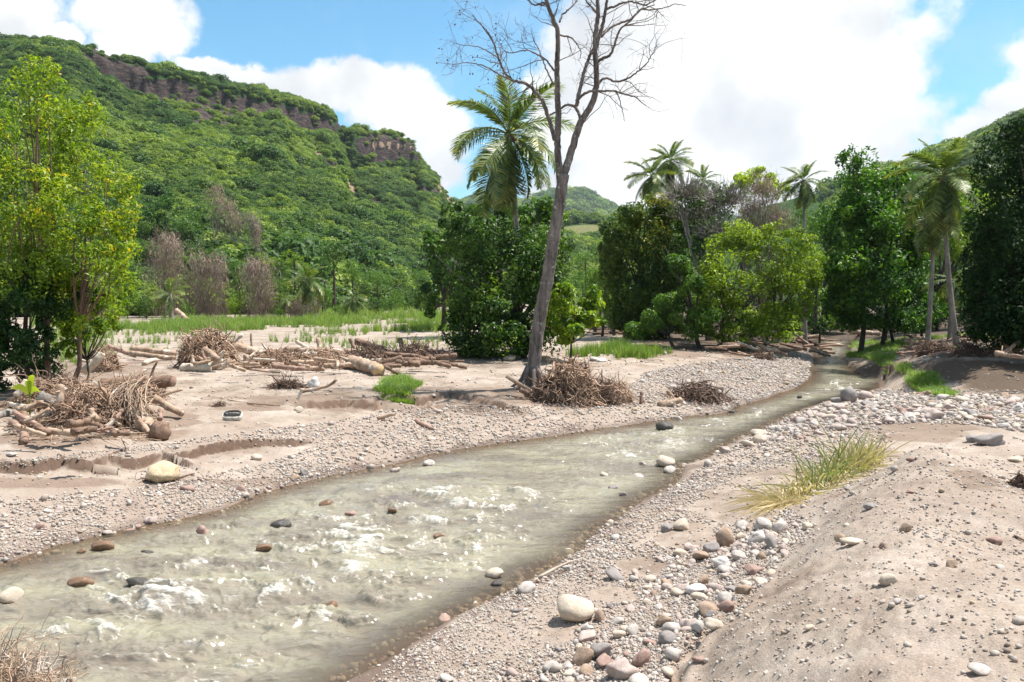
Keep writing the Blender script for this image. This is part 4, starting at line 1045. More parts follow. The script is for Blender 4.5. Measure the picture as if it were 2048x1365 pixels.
# tall dark trees right of the river bend
e = jit([(1700, 630, 45, 30), (1800, 640, 60, 26), (1850, 620, 40, 30), (1680, 600, 40, 40), (1725, 375, 55, 60), (1790, 380, 55, 50), (1700, 470, 55, 60), (1780, 480, 80, 75), (1735, 560, 80, 65), (1810, 570, 65, 60), (1750, 430, 70, 60), (1700, 320, 25, 26), (1745, 430, 60, 50), (1680, 540, 32, 45), (1840, 470, 30, 60)], 50, 1.8)
tree('broadleaf_tree', 'tall dark green tree with big leaves right of the river bend', 'tree', 1740, 50, e, 33000, .27, M_leaf_dark, M_bark_dark, .28, trunks=[(1722, .16, [4, 6, 8, 10, 12]), (1765, .13, [5, 7, 11]), (1790, .10, [9, 13])], base=.40, var=.28, sub=28, subr=.35, gap=.04)
e = jit([(1850, 440, 60, 60), (1900, 520, 60, 70), (1840, 600, 60, 50), (1950, 430, 60, 80)], 66, 2)
tree('leafy_tree', 'yellow green tree seen between the two coconut palms', 'tree', 1850, 66, e, 8000, .34, M_leaf_bright, M_bark_dark, .25, base=.30, var=.3, sub=14, subr=.34, gap=.1)
e = jit([(2000, 660, 60, 36), (1965, 590, 45, 60), (2060, 660, 70, 40), (2030, 340, 80, 85), (2070, 470, 110, 90), (2010, 560, 90, 90), (2090, 620, 110, 80), (1985, 440, 50, 90), (1975, 630, 42, 38), (2170, 400, 120, 140), (2200, 600, 130, 110), (2050, 265, 55, 35), (1960, 540, 38, 70), (1990, 500, 50, 70)], 33.5, 2.2)
tree('broadleaf_tree', 'very dark tree in deep shade against the right edge', 'tree', 2160, 35.5, e, 42000, .22, M_leaf_black, M_bark_dark, .08, base=.42, var=.3, sub=30, subr=.36, inner=.3)

# brown dead trees hung with dry vines
def vines(name, label, bpx, Y, ells, n, length=.9, wd=.045, group='dead trees hung with dry vines'):
    b = base_at(bpx, Y)
    T = empty(name, b, label, 'dead tree', group)
    E = np.array(ells); E[:, 3:6] *= 1.22; ells = E; ta = Acc(); p0 = b.copy(); p0[2] -= .2
    tips = np.vstack([E[:, :3], E[:, :3] + rng.normal(size=(len(E), 3)) * .5])
    branches(ta, p0, tips, .12)
    obj('trunk', ta.mesh('trunk', M_bark_grey, True, b), T)
    a = Acc(); ar = E[:, 3] * E[:, 5]; ar /= ar.sum()
    for q, w_ in zip(E, ar):
        k = int(n * w_)
        d = sph(k); d[:, 2] = np.where(d[:, 2] < -.6, -d[:, 2], d[:, 2])
        p = q[:3] + d * rng.uniform(.45, 1.05, (k, 1)) * q[3:6] * (1 + .25 * np.sin(d[:, :1] * 9 + d[:, 1:2] * 7))
        leaves(a, p, d + rng.normal(size=(k, 3)) * .5, length * rng.uniform(.4, 1.4, k), np.clip(rng.normal(.5, .25, k), 0, 1), wd / length, .25, 1.3)
    # veils hanging to the ground
        k = int(n * w_ * .35)
        d = sph(k); p = q[:3] + d * q[3:6] * np.array([.9, .9, .3]); p[:, 2] -= q[5] * .6 + rng.random(k) * np.maximum(.1, (q[2] - q[5] * .6 - b[2])) 
        leaves(a, p, d * np.array([1, 1, .1]), length * 1.3, np.clip(rng.normal(.4, .25, k), 0, 1), wd / length / 1.3, .1, 4)
    obj('vines', a.mesh('vines', M_vine, False, b), T)
VN = [
 ('broad dead tree hung with dry brown vines left of the palm with fallen white fronds', 330, 104, [(332, 495, 28, 30), (325, 545, 34, 38), (345, 520, 24, 40)], 3600),
 ('tall curtain of dry brown vines right of the palm with fallen white fronds', 415, 103, [(395, 550, 24, 40), (425, 570, 26, 50), (442, 560, 16, 42), (400, 600, 26, 30)], 4200),
 ('dome shaped dead tree hung with dry vines between two small palms', 520, 102, [(517, 560, 32, 38), (525, 600, 28, 34), (505, 545, 20, 18)], 3600),
 ('low dry vine tangle at the foot of the middle palm', 612, 101, [(612, 612, 28, 20), (590, 620, 20, 16)], 1500),
 ('dry vine tangle behind the yellowing tree at the left', 160, 92, [(155, 590, 36, 40), (190, 560, 28, 30), (140, 620, 28, 22)], 3400),
 ('topmost bare vine draped tree on the spur of the hill', 430, 150, [(432, 392, 17, 20), (440, 415, 14, 20)], 1300),
 ('second vine draped dead tree down the spur, forked', 462, 147, [(458, 428, 17, 26), (470, 450, 15, 24)], 1600),
 ('third vine draped dead tree at the edge of the crop clearing', 500, 145, [(497, 448, 17, 20), (512, 462, 12, 24)], 1300),
 ('slim dark dead trunk wrapped in vines below the crop clearing', 515, 140, [(514, 480, 8, 26)], 700),
]
for lb, bpx, Y, e, n in VN:
    vines('vine_draped_tree', lb, bpx, Y, [ell(a, b_, c, d, Y + rng.uniform(-1, 1)) for a, b_, c, d in e], n)
vines('vine_draped_tree', 'dead brown vine covered tree standing above the tree group on the right', 1530, 58, [ell(1525, 400, 34, 42, 58), ell(1500, 440, 30, 35, 58), ell(1555, 450, 30, 30, 58)], 3800, .6, .03)

# the tree line behind the sand field and the fill behind the groups
def unit_tree(seed, mleaf, n, ls, base, squash=1):
    a = Acc()
    es = [(0, 0, 0, .62, .62, .7)] + [(*(sph(1)[0] * [.5, .5, .45]), .42, .42, .42) for _ in range(5)]
    clump_leaves(a, es, n, ls, base=base, var=.28, sub=12, subr=.30, inner=.12)
    me = a.mesh('crown', mleaf)
    return me
UT = {'dense': [unit_tree(0, M_leaf_dense, 2100, .085, .4) for _ in range(2)], 'mid': [unit_tree(0, M_leaf_mid, 2100, .08, .42) for _ in range(2)],
      'bright': [unit_tree(0, M_leaf_bright, 1800, .085, .35) for _ in range(2)], 'grey': [unit_tree(0, M_leaf_grey, 1800, .075, .4)],
      'dark': [unit_tree(0, M_leaf_dark, 2100, .09, .25)], 'black': [unit_tree(0, M_leaf_black, 1800, .09, .3)]}
_ta = Acc(); tubes(_ta, resample([(0, 0, 0), (.02, .01, .5), (0, 0, 1)], 5), np.linspace(.05, .022, 5), 6, .5); ME_utrunk = _ta.mesh('trunk', M_bark_dark, True)
KIND = {'dense': 'dense dark green', 'mid': 'mid green', 'bright': 'bright yellow green', 'grey': 'pale grey green', 'dark': 'dark broad leaved', 'black': 'deeply shaded'}
SEENL = {}
def bgtree(px, py, rx, ry, Y, kind, where, group, low=None):
    b = base_at(px, Y); c = PD(px, py, Y); s = Y / FPX
    lb = '%s tree %s' % (KIND[kind], where)
    T = empty('leafy_tree', b, lb, 'tree', group)
    cr = obj('crown', rnd.choice(UT[kind]), T); cr.location = (0, 0, c[2] - b[2]); cr.scale = (rx * s * 1.05, rx * s * 1.05, ry * s * 1.1); cr.rotation_euler = (0, 0, rnd.uniform(0, 6.28))
    tk = obj('trunk', ME_utrunk, T); hgt = max(.5, c[2] - b[2]); tk.scale = (max(2.2, hgt * .7), max(2.2, hgt * .7), hgt)
g1 = 'trees along the far edge of the sand field'
L1 = [(200, 600, 44, 42, 97, 'mid'), (255, 590, 40, 46, 99, 'bright'), (293, 612, 30, 30, 98, 'dense'), (235, 625, 26, 18, 94, 'bright'), (375, 620, 18, 22, 99, 'mid'), (470, 605, 26, 32, 99, 'bright'), (480, 570, 26, 28, 104, 'dense'),
      (555, 625, 20, 18, 99, 'mid'), (560, 575, 26, 34, 106, 'mid'), (645, 590, 28, 40, 104, 'mid'), (680, 620, 22, 20, 101, 'mid'), (745, 610, 30, 28, 110, 'dense'), (790, 605, 34, 32, 116, 'mid'), (835, 600, 34, 34, 112, 'dense'), (860, 618, 24, 20, 100, 'dense'),
      (720, 580, 30, 30, 120, 'dense'), (150, 560, 40, 44, 100, 'mid'), (90, 600, 50, 50, 98, 'dense'), (20, 590, 60, 60, 98, 'mid'), (-80, 590, 70, 70, 98, 'dense')]
wh1 = {'dark': 'in the row', 'mid': 'at the far edge of the sand field', 'dense': 'at the far edge of the sand field', 'bright': 'low by the sand field'}
for px in range(1190, 1660, 34): bgtree(px + rnd.uniform(-8, 8), 648 + rnd.uniform(-6, 4), 34, 24, 60 + rnd.uniform(-3, 10), rnd.choice(['black', 'dark', 'dense', 'black']), 'low under the tree group', 'understory trees')
for px in range(1710, 2120, 34): bgtree(px + rnd.uniform(-8, 8), 645 + rnd.uniform(-6, 4), 34, 26, 58 + rnd.uniform(-4, 14), rnd.choice(['black', 'dark', 'black']), 'low in the shade behind the palms', 'understory trees on the right bank')
for px in range(1560, 1740, 26): bgtree(px, 640 + rnd.uniform(-6, 4), 26, 22, 92 + rnd.uniform(-4, 14), rnd.choice(['mid', 'dense', 'dark']), 'low beyond the bend of the river', 'low trees beyond the river bend')
for a in L1: bgtree(*a, wh1.get(a[5], 'in the row'), g1)
g2 = 'trees on the toe of the steep hill'
L2 = [(335, 425, 46, 45, 150, 'dark'), (290, 455, 40, 40, 146, 'dense'), (265, 420, 34, 30, 156, 'mid'), (385, 450, 34, 36, 148, 'mid'), (400, 490, 34, 28, 138, 'grey'), (300, 500, 40, 32, 134, 'dense'), (240, 500, 44, 36, 132, 'mid'), (360, 520, 26, 24, 128, 'mid'), (250, 545, 44, 34, 120, 'dense'),
      (440, 510, 30, 20, 132, 'grey'), (470, 540, 28, 22, 122, 'mid'), (535, 520, 30, 22, 128, 'bright'), (590, 520, 30, 26, 126, 'bright'), (505, 520, 20, 16, 126, 'dense'), (620, 555, 30, 30, 118, 'mid'), (668, 520, 34, 38, 122, 'dense'), (650, 545, 30, 30, 116, 'dark'), (705, 545, 34, 34, 126, 'mid'),
      (755, 560, 34, 34, 134, 'mid'), (800, 570, 30, 26, 140, 'dense'), (840, 555, 30, 30, 150, 'mid'), (330, 560, 34, 34, 112, 'dense'), (380, 570, 26, 34, 110, 'dense'), (470, 490, 24, 14, 150, 'grey'), (560, 545, 26, 20, 118, 'dense'), (200, 530, 40, 36, 124, 'grey'), (170, 500, 40, 34, 134, 'mid'), (100, 530, 50, 40, 122, 'mid'), (30, 520, 50, 50, 125, 'dense')]
for a in L2: bgtree(*a, 'on the toe of the steep hill', g2)
g3 = 'trees filling the gap behind the bare tree'
L3 = [(1228, 590, 42, 60, 57, 'dense'), (1205, 635, 34, 28, 56, 'mid'), (1250, 640, 40, 30, 55, 'dark'), (1190, 560, 34, 44, 62, 'mid'), (1125, 510, 40, 34, 170, 'dense'), (1170, 520, 36, 34, 160, 'mid'), (1210, 500, 36, 36, 140, 'mid'), (1120, 560, 44, 36, 130, 'dense'), (1165, 570, 40, 34, 110, 'mid'), (1200, 560, 36, 40, 100, 'dense'), (1150, 610, 36, 22, 82, 'bright'), (1200, 605, 34, 28, 78, 'bright'), (1180, 630, 36, 14, 90, 'mid'),
      (960, 520, 60, 60, 90, 'dense'), (1040, 500, 60, 60, 100, 'mid'), (1240, 470, 40, 50, 110, 'dense'), (1090, 600, 50, 34, 96, 'dense')]
for a in L3: bgtree(*a, 'in the gap right of the dark bush', g3)
g4 = 'trees behind the groups on the right'
L4 = [(1330, 470, 60, 60, 72, 'dense'), (1400, 500, 70, 70, 70, 'dark'), (1480, 470, 60, 60, 74, 'mid'), (1330, 570, 70, 70, 66, 'black'), (1420, 600, 70, 60, 64, 'dark'), (1560, 500, 70, 70, 76, 'mid'), (1620, 470, 44, 44, 78, 'mid'), (1600, 560, 60, 70, 84, 'dense'), (1600, 450, 44, 56, 82, 'mid'), (1648, 450, 44, 56, 80, 'dark'), (1630, 530, 50, 50, 72, 'bright'), (1660, 520, 60, 60, 90, 'mid'), (1650, 590, 60, 50, 92, 'mid'),
      (1720, 600, 60, 60, 84, 'black'), (1720, 500, 60, 60, 88, 'dense'), (1790, 620, 60, 44, 74, 'black'), (1860, 610, 60, 60, 84, 'dark'), (1840, 520, 60, 60, 92, 'dense'), (1920, 600, 70, 60, 76, 'dark'), (1930, 500, 60, 60, 88, 'mid'), (1990, 600, 70, 60, 60, 'black'), (2060, 580, 80, 90, 62, 'black'), (1280, 600, 60, 50, 70, 'black'), (1500, 600, 70, 60, 66, 'black'), (2140, 560, 120, 120, 66, 'black'), (1560, 620, 50, 40, 80, 'dense'), (1850, 640, 50, 26, 66, 'black'), (1760, 640, 50, 26, 96, 'black'), (1680, 640, 40, 20, 110, 'mid')]
for a in L4: bgtree(*a, 'behind the right hand tree group', g4)

# ------------------------------------------------------------- palms
def frond_mesh(nl, bend, seed, mat, dead=False, curl=1.0):
    a = Acc(); r2 = np.random.default_rng(seed)
    s = np.linspace(0, 1, 15); ang = -bend * s ** 1.25
    x = np.concatenate([[0], np.cumsum(np.cos(ang[:-1]) * np.diff(s))]); z = np.concatenate([[0], np.cumsum(np.sin(ang[:-1]) * np.diff(s))])
    y = .05 * np.sin(s * 3 + seed) * s
    Pt = np.stack([x, y, z], -1)
    tubes(a, Pt, np.linspace(.012, .003, 15), 4, .75)
    q = np.linspace(.16, .995, nl)
    c = np.stack([np.interp(q, s, Pt[:, i]) for i in range(3)], -1)
    tg = np.stack([np.interp(q, s, np.gradient(Pt[:, i], s)) for i in range(3)], -1)
    up = np.stack([-tg[:, 2], tg[:, 1] * 0, tg[:, 0]], -1)
    ln = .31 * np.sin(np.clip((q - .08) / .95, 0, 1) * pi) ** .5 * (1 - .35 * q)
    gl = np.array([0, 0, -1.0])
    for sd in (-1, 1):
        lat = np.tile([0, sd, 0.0], (nl, 1))
        hang = r2.uniform(.25, .75, (nl, 1)) * curl + (.9 if dead else 0)
        d1 = tg * .55 + lat * .8 + up * .12 + r2.normal(size=(nl, 3)) * .08
        d1 /= np.linalg.norm(d1, axis=1, keepdims=True)
        L = ln[:, None] * r2.uniform(.8, 1.15, (nl, 1))
        m = c + d1 * L * .5 + gl * hang * L * .12
        d2 = d1 + gl * hang * 1.1; d2 /= np.linalg.norm(d2, axis=1, keepdims=True)
        e = m + d2 * L * .55
        w_ = np.cross(d1, gl); w_ /= np.linalg.norm(w_, axis=1, keepdims=True) + 1e-9; w_ = (tg * .8 + w_ * .2) * .0125
        V = np.stack([c - w_ * .5, c + w_ * .5, m + w_, m - w_, e], 1).reshape(-1, 3)
        i = np.arange(nl)[:, None] * 5
        t_ = np.clip(.42 + .22 * r2.normal(size=nl) + .30 * q ** 3, 0, 1)
        a.add(V, i + np.array([[0, 1, 2, 3]]), i + np.array([[3, 2, 4]]), np.repeat(t_, 5))
    return a.mesh('frond', mat)
FR = [frond_mesh(74, b_, i, M_frond) for i, b_ in enumerate((.7, 1.1, 1.5, 1.9, 2.3))]
FD = [frond_mesh(34, b_, 20 + i, M_frond_dead, True) for i, b_ in enumerate((.8, 1.2))]
ME_nut = None
def nut():
    a = Acc(); n = 8; th = np.linspace(0, pi, 6)
    tubes(a, np.stack([0 * th, 0 * th, np.cos(th)], -1), np.sin(th) + .02, n, .5); return a.mesh('coconut', M_drift_dark, True)
def palm(label, bpx, cpx, cpy, Y, flen_px, nf, bendpx=0, r=.13, ndead=2, nuts=0, group='coconut palms', wind=0.0, elmin=-75, elmax=80, pick=None, tilt=None):
    global ME_nut
    b = base_at(bpx, Y); c = PD(cpx, cpy, Y); s = Y / FPX; L = flen_px * s
    T = empty('coconut_palm', b, label, 'palm', group)
    K = 16; q = np.linspace(0, 1, K)[:, None]
    mid = (b + c) / 2 + np.array([bendpx * s, 0, 0]); b0 = b - np.array([0, 0, .2])
    pl = (1 - q) ** 2 * b0 + 2 * q * (1 - q) * mid + q * q * c
    rr = np.linspace(1.0, .62, K) * r; rr[0] *= 1.7; rr[1] *= 1.15
    pl = resample(pl, 40); rr = np.interp(np.linspace(0, 1, 40), np.linspace(0, 1, K), rr) * (1 + .05 * (np.arange(40) % 2))
    a = Acc(); tubes(a, pl, rr, 9, .6)
    obj('trunk', a.mesh('trunk', M_bark_grey, True, b), T)
    ga = 2.39996
    for i in range(nf + ndead):
        dead = i >= nf
        f = i / max(1, nf - 1)
        el_ = radians(elmax + (elmin - elmax) * f ** .95 + rnd.uniform(-7, 7)) if not dead else radians(rnd.uniform(-82, -68))
        azm = i * ga + rnd.uniform(-.25, .25)
        me = (FD[i % 2] if dead else FR[min(4, int(f * 3.2 + rnd.random() * 1.6))] if f < .55 else FR[rnd.choice([0, 1, 2])])
        if not dead and f >= .55: me = FR[rnd.choice([0, 1])]
        o = obj('frond', me, T); o.location = tuple(c - b)
        M = Matrix.Rotation(azm, 4, 'Z') @ Matrix.Rotation(-el_, 4, 'Y') @ Matrix.Rotation(rnd.uniform(-.5, .5), 4, 'X')
        if wind: M = Matrix.Rotation(wind, 4, 'Y') @ M
        o.rotation_euler = M.to_euler(); k = L * rnd.uniform(.85, 1.1) * (.8 if dead else 1) * (.8 if f < .12 else 1)
        o.scale = (k, k, k)
        if dead: o['label'] = 'withered brown frond hanging down'
    if nuts:
        if ME_nut is None: ME_nut = nut()
        for i in range(nuts):
            o = obj('coconut', ME_nut, T); v = sph(1)[0] * [.28, .28, .22]; o.location = tuple(c - b + v + [0, 0, -.3]); o.scale = (.11, .11, .14)
    return T
palm('tallest coconut palm, its crown behind the branches of the bare tree', 1034, 1017, 268, 40.5, 156, 26, 18, .17, 6, 10, 'coconut palms', 0, -80, 85)
palm('coconut palm with a leaning grey trunk on the right bank', 1918, 1888, 352, 42, 118, 28, -14, .15, 3, 5, 'coconut palms', 0)
palm('straight pale trunked coconut palm left of the leaning one on the right bank', 1856, 1868, 432, 45, 90, 18, 4, .14, 3, 0)
palm('short coconut palm whose crown hangs below the leaning palm on the right bank', 1900, 1906, 560, 47, 62, 13, 0, .13, 3, 0, elmax=50)
palm('left one of the two tall palms above the mango like tree', 1290, 1303, 352, 74, 60, 24, 0, .16, 1, 0)
palm('right one of the two tall palms above the mango like tree', 1352, 1341, 322, 77, 58, 24, 0, .16, 2, 0)
palm('palm crown just showing above the twiggy tree top', 1410, 1406, 362, 84, 46, 20, 0, .16, 0, 0)
palm('dark palm crown alone against the cloud between the tree groups', 1612, 1607, 362, 62, 56, 24, 0, .15, 2, 3)
palm('palm in the middle of the row at the far edge of the sand field', 614, 614, 560, 97, 54, 22, 0, .17, 3, 0)
palm('stout palm with two fallen pale fronds at the far edge of the sand field', 344, 340, 588, 96, 46, 11, 0, .30, 2, 0, elmin=-40)
palm('small palm half hidden beside the dome of dry vines', 568, 566, 600, 100, 32, 12, 0, .14, 1, 0)
palm('low yellowish palm at the right end of the row behind the field', 706, 706, 598, 98, 36, 13, 0, .15, 2, 0)
# young banana plant on the debris
b = gp(60, 832); T = empty('banana_seedling', b, 'small banana plant with bright yellow green leaves beside a mottled log', 'plant')
a = Acc(); tubes(a, np.array([b, b + [0, 0, .42], b + [.02, 0, .62]]), np.array([.025, .02, .012]), 6, .6); obj('stem', a.mesh('stem', M_leaf_bright, True, b), T)
for dx, dz, ln in ((-.42, .15, .3), (.16, .5, .42), (.33, .06, .26), (.02, .35, .25)):
    a = Acc(); p0 = b + [0, 0, .55]; q = np.linspace(0, 1, 6); ce = p0 + np.stack([dx * q, -.1 * q, dz * q + .12 * np.sin(q * pi)], -1)
    w_ = .075 * np.sin(np.clip(q * .93 + .07, 0, 1) * pi) ** .7; dn = np.array([-dz, 0, dx]) / math.hypot(dx, dz)
    V = np.vstack([ce + dn * w_[:, None], ce - dn * w_[:, None] + [0, .03, 0]]); i = np.arange(5)
    a.add(V, np.stack([i, i + 1, i + 7, i + 6], -1), None, .85); obj('leaf', a.mesh('leaf', M_leaf_bright, True, b), T)

# --------------------------------------------------- the bare grey tree
Yd = 28.0
def L2W(pl, Y=Yd, dy=0.0, dy2=0.0):
    q = np.linspace(0, 1, len(pl))
    return np.array([PD(p[0], p[1], Y + dy + (dy2 - dy) * t_) for p, t_ in zip(pl, q)])
sR = Yd / FPX
LIMBS = [ # polyline (pixels), radius px at start, at end, depth start, depth end
 ([(1064, 780), (1067, 740), (1073, 680), (1082, 620), (1093, 570), (1104, 500), (1112, 450), (1120, 400), (1127, 350)], 16, 13, 0, 0),
 ([(1121, 360), (1114, 292), (1117, 240), (1115, 185), (1114, 123), (1117, 62), (1105, 34), (1094, 10), (1088, -20), (1070, -70), (1060, -120)], 11, 4, 0, -.6),
 ([(1110, 280), (1105, 262), (1095, 228), (1083, 197), (1055, 168), (1028, 163), (1010, 148), (997, 117), (985, 80), (960, 46)], 7, 1.5, 0, .8),
 ([(1126, 356), (1132, 340), (1145, 295), (1160, 246), (1185, 209), (1194, 172), (1191, 123), (1189, 77), (1197, 31), (1197, 0), (1188, -50), (1180, -110)], 12, 4, 0, .4),
 ([(1191, 100), (1200, 70), (1206, 50), (1212, 15), (1216, -20), (1235, -70)], 6, 2.5, .3, -.4),
 ([(1160, 243), (1160, 232), (1151, 214), (1140, 209), (1128, 213), (1105, 228), (1098, 232)], 5, 2.5, .1, .5),
 ([(1151, 213), (1158, 196), (1170, 186), (1185, 182), (1231, 182), (1250, 190), (1271, 194), (1292, 212)], 4.5, 1.2, .1, -.8),
 ([(1153, 212), (1158, 185), (1166, 154), (1174, 125), (1183, 105), (1192, 90)], 6, 4, .1, .3),
 ([(1196, 124), (1208, 116), (1222, 111), (1230, 85), (1240, 58), (1262, 42), (1280, 20), (1310, 10)], 4.5, 1.2, .3, -1.2),
 ([(1197, 168), (1203, 160), (1212, 155), (1231, 165), (1248, 160), (1262, 154), (1280, 140), (1292, 129), (1306, 108), (1314, 90)], 3.8, 1, .3, 1.2),
 ([(1203, 74), (1215, 60), (1231, 50), (1262, 40), (1280, 18), (1300, 20), (1323, 18), (1350, 8), (1372, 12)], 4, 1, .2, 1.5),
 ([(1212, 20), (1240, 8), (1262, 2), (1290, 12), (1320, -5), (1345, -20)], 3.5, 1, 0, -1),
 ([(1192, 25), (1182, 12), (1170, 0), (1160, -30)], 3.5, 1.5, .4, 1),
 ([(1108, 142), (1100, 130), (1090, 118), (1071, 108), (1055, 100), (1043, 102), (1020, 108), (1000, 95)], 3, 1, -.1, .9),
 ([(1108, 170), (1098, 150), (1085, 120), (1078, 100), (1066, 80), (1062, 60)], 2.5, .8, -.1, -.8),
 ([(1231, 183), (1238, 195), (1243, 215), (1246, 230), (1249, 243)], 2, .8, -.4, -.7),
 ([(1117, 70), (1128, 72), (1143, 76), (1155, 90), (1163, 104), (1160, 118)], 2.8, 1, -.2, .6),
 ([(1119, 45), (1124, 30), (1140, 18), (1152, 5), (1160, -10)], 3, 1.2, -.2, .6),
 ([(1096, 10), (1085, 5), (1070, 12), (1055, 0), (1045, -20)], 3, 1.2, -.3, -.8),
 ([(997, 117), (980, 105), (960, 95), (940, 92), (920, 90), (905, 85)], 2, .7, .5, 1.2),
 ([(1028, 163), (1000, 150), (975, 135), (955, 128), (930, 125), (905, 130)], 2.6, .8, .3, -.8),
 ([(985, 80), (975, 62), (962, 50), (950, 40), (945, 30)], 1.6, .7, .6, .2),
 ([(1083, 197), (1060, 200), (1040, 195), (1020, 205)], 2, .7, .2, -.5),
]
T = empty('bare_tree', base_at(1064, Yd), 'tall bare grey tree with a forked leaning trunk at the edge of the sand bank', 'dead tree')
b = np.array(T.location)
ta = Acc(); la = []
for i, (pl, r0, r1, d0, d1) in enumerate(LIMBS):
    w_ = L2W(pl, Yd, d0, d1); K = max(10, int(len(pl) * 3))
    K = K * 2; w_ = resample(w_, K)
    for _s in range(4): w_[1:-1] = .5 * w_[1:-1] + .25 * (w_[:-2] + w_[2:])
    if i: w_[1:-1] += rng.normal(size=(K - 2, 3)) * .010
    rad = np.linspace(r0, r1, K) * sR * (.86 if i == 0 else .66 if i in (1, 3) else .70)
    if i == 0:
        rad[0] *= 1.35; rad[1] *= 1.12; w_[0, 2] = b[2] - .3
        rad *= 1 + .06 * np.sin(np.arange(K) * 1.7)
    tubes(ta, w_, rad, 12 if r0 > 8 else 7, .55 + .1 * rng.normal())
    if i: la.append((w_, rad))
# buttress roots
for k in range(7):
    an = k * .9 + .3; d = np.array([cos(an), sin(an), 0])
    p0 = b + [0.02, 0, .75]; Lr = rnd.uniform(.6, 1.1)
    e_ = b + d * Lr; e_[2] = float(ground(e_[0], e_[1])) - .05
    tubes(ta, resample([p0 + d * .15, p0 + d * .42 - [0, 0, .5], e_], 7), np.linspace(.10, .04, 7), 6, .4)
obj('trunk', ta.mesh('trunk', M_bark_dead, True, b), T)
def twig_gen(lines, per_m, L0, r0, k=6, flat=.8, up=.25):
    out = []
    for w_, rad in lines:
        seg = np.linalg.norm(np.diff(w_, axis=0), axis=1); tot = seg.sum(); n = rng.poisson(max(.5, tot * per_m))
        for _ in range(n):
            q = rng.uniform(.12, 1) ** .7; ii = min(len(w_) - 2, int(q * (len(w_) - 1)))
            p = w_[ii]; tg = w_[ii + 1] - w_[ii]; tg /= np.linalg.norm(tg) + 1e-9
            d = sph(1)[0] * np.array([1, flat, 1]); d = d - (d @ tg) * tg * .6; d = d / (np.linalg.norm(d) + 1e-9) + tg * .55 + np.array([0, 0, up]); d /= np.linalg.norm(d)
            L = L0 * rng.uniform(.45, 1.2); pts = [p]; dd = d
            for j in range(k - 1):
                dd = dd + rng.normal(size=3) * .26 + np.array([0, 0, .02]); dd /= np.linalg.norm(dd); pts.append(pts[-1] + dd * L / (k - 1))
            out.append((np.array(pts), np.linspace(min(r0, rad[ii] * .6), r0 * .3, k)))
    return out
lines = [l for i, l in enumerate(la) if i not in (3, 14)]
t1 = twig_gen(lines, 1.7, 1.5, .020); t2 = twig_gen(t1, 2.4, .85, .013); t3 = twig_gen(t2, 2.0, .45, .009)
a = Acc()
for g_ in (t1, t2, t3):
    tubes(a, np.array([x[0] for x in g_]), np.array([x[1] for x in g_]), 4, rng.uniform(.3, .7, len(g_)), cap=False)
obj('twigs', a.mesh('twigs', M_bark_dead, False, b), T)['kind'] = 'stuff'
ends = np.array([x[0][-1] for x in t3 if x[0][-1][0] < 0.6]); ends = ends[rng.random(len(ends)) < .5]
a = Acc(); leaves(a, ends + rng.normal(size=ends.shape) * .04, sph(len(ends)), .10, .5, .6); obj('withered_leaves', a.mesh('withered_leaves', M_dead_leaf, False, b), T)
# ------------------------------------------------------- driftwood
def log_mesh(p0, p1, r0, r1, mat, cut=None, bend=.03, knots=2, n=10, origin=None, rough=.045):
    p0 = np.asarray(p0, float); p1 = np.asarray(p1, float); L = np.linalg.norm(p1 - p0)
    K = max(6, int(8 + L * 3)); q = np.linspace(0, 1, K)[:, None]
    side = rng.normal(size=3) * [1, 1, .4]
    pl = p0 + (p1 - p0) * q + side * bend * L * np.sin(q * pi) + rng.normal(size=(K, 3)) * r0 * .08
    rad = np.linspace(r0, r1, K) * (1 + rough * rng.normal(size=K))
    a = Acc(); tubes(a, pl, rad, n, rng.uniform(.35, .75))
    V = a.V[0]; V += rng.normal(size=V.shape) * r0 * .06
    for _ in range(knots):
        i = rnd.randrange(1, K - 1); d = sph(1)[0]; d[2] = abs(d[2]); pk = pl[i]
        tubes(a, np.array([pk, pk + d * rad[i] * 1.5, pk + d * rad[i] * rnd.uniform(1.8, 3.2)]), np.array([.4, .3, .18]) * rad[i], 5, .5)
    org = (p0 + p1) / 2 if origin is None else origin
    return a.mesh('log', mat, True, org), org, pl, rad
def log(px0, py0, px1, py1, rpx, mat, label, dz0=None, dz1=None, cut=None, group=None, name='driftwood_log', cat='log', r1=None, bend=.03, knots=2):
    s = gp(px0, max(py0, py1) if dz0 is not None else py0)[1] / FPX; r = rpx * s; rr1 = (r1 if r1 is not None else rpx * .85) * s
    if dz0 is None and dz1 is None:
        p0 = gp(px0, py0, r * .7); p1 = gp(px1, py1, rr1 * .7)
    else:
        lo = 0 if py0 > py1 else 1
        q0 = gp((px0, px1)[lo], (py0, py1)[lo], max((r, rr1)[lo] * .6, min(.45, (dz0, dz1)[lo] or 0)))
        q1 = PD((px0, px1)[1 - lo], (py0, py1)[1 - lo], q0[1] + rnd.uniform(0, .35))
        q1[2] = max(q1[2], float(ground(q1[0], q1[1])) + min(r, rr1) * .5)
        p0, p1 = (q0, q1) if lo == 0 else (q1, q0)
    me, org, pl, rad = log_mesh(p0, p1, r, rr1, mat, bend=bend, knots=knots)
    if cut is None:
        o = obj(name, me, loc=tuple(org)); return tag(o, label, cat, group)
    T = empty(name, tuple(org), label, cat, group); me.name = 'bark'; obj('bark', me, T)
    a = Acc(); d = pl[-1] - pl[-2]; d /= np.linalg.norm(d)
    tubes(a, np.array([pl[-1] - d * .01, pl[-1] + d * .012]), np.array([rad[-1] * .97, rad[-1] * .95]), 14, .6)
    o = obj('cut_end', a.mesh('cut_end', cut, False, org), T); return T
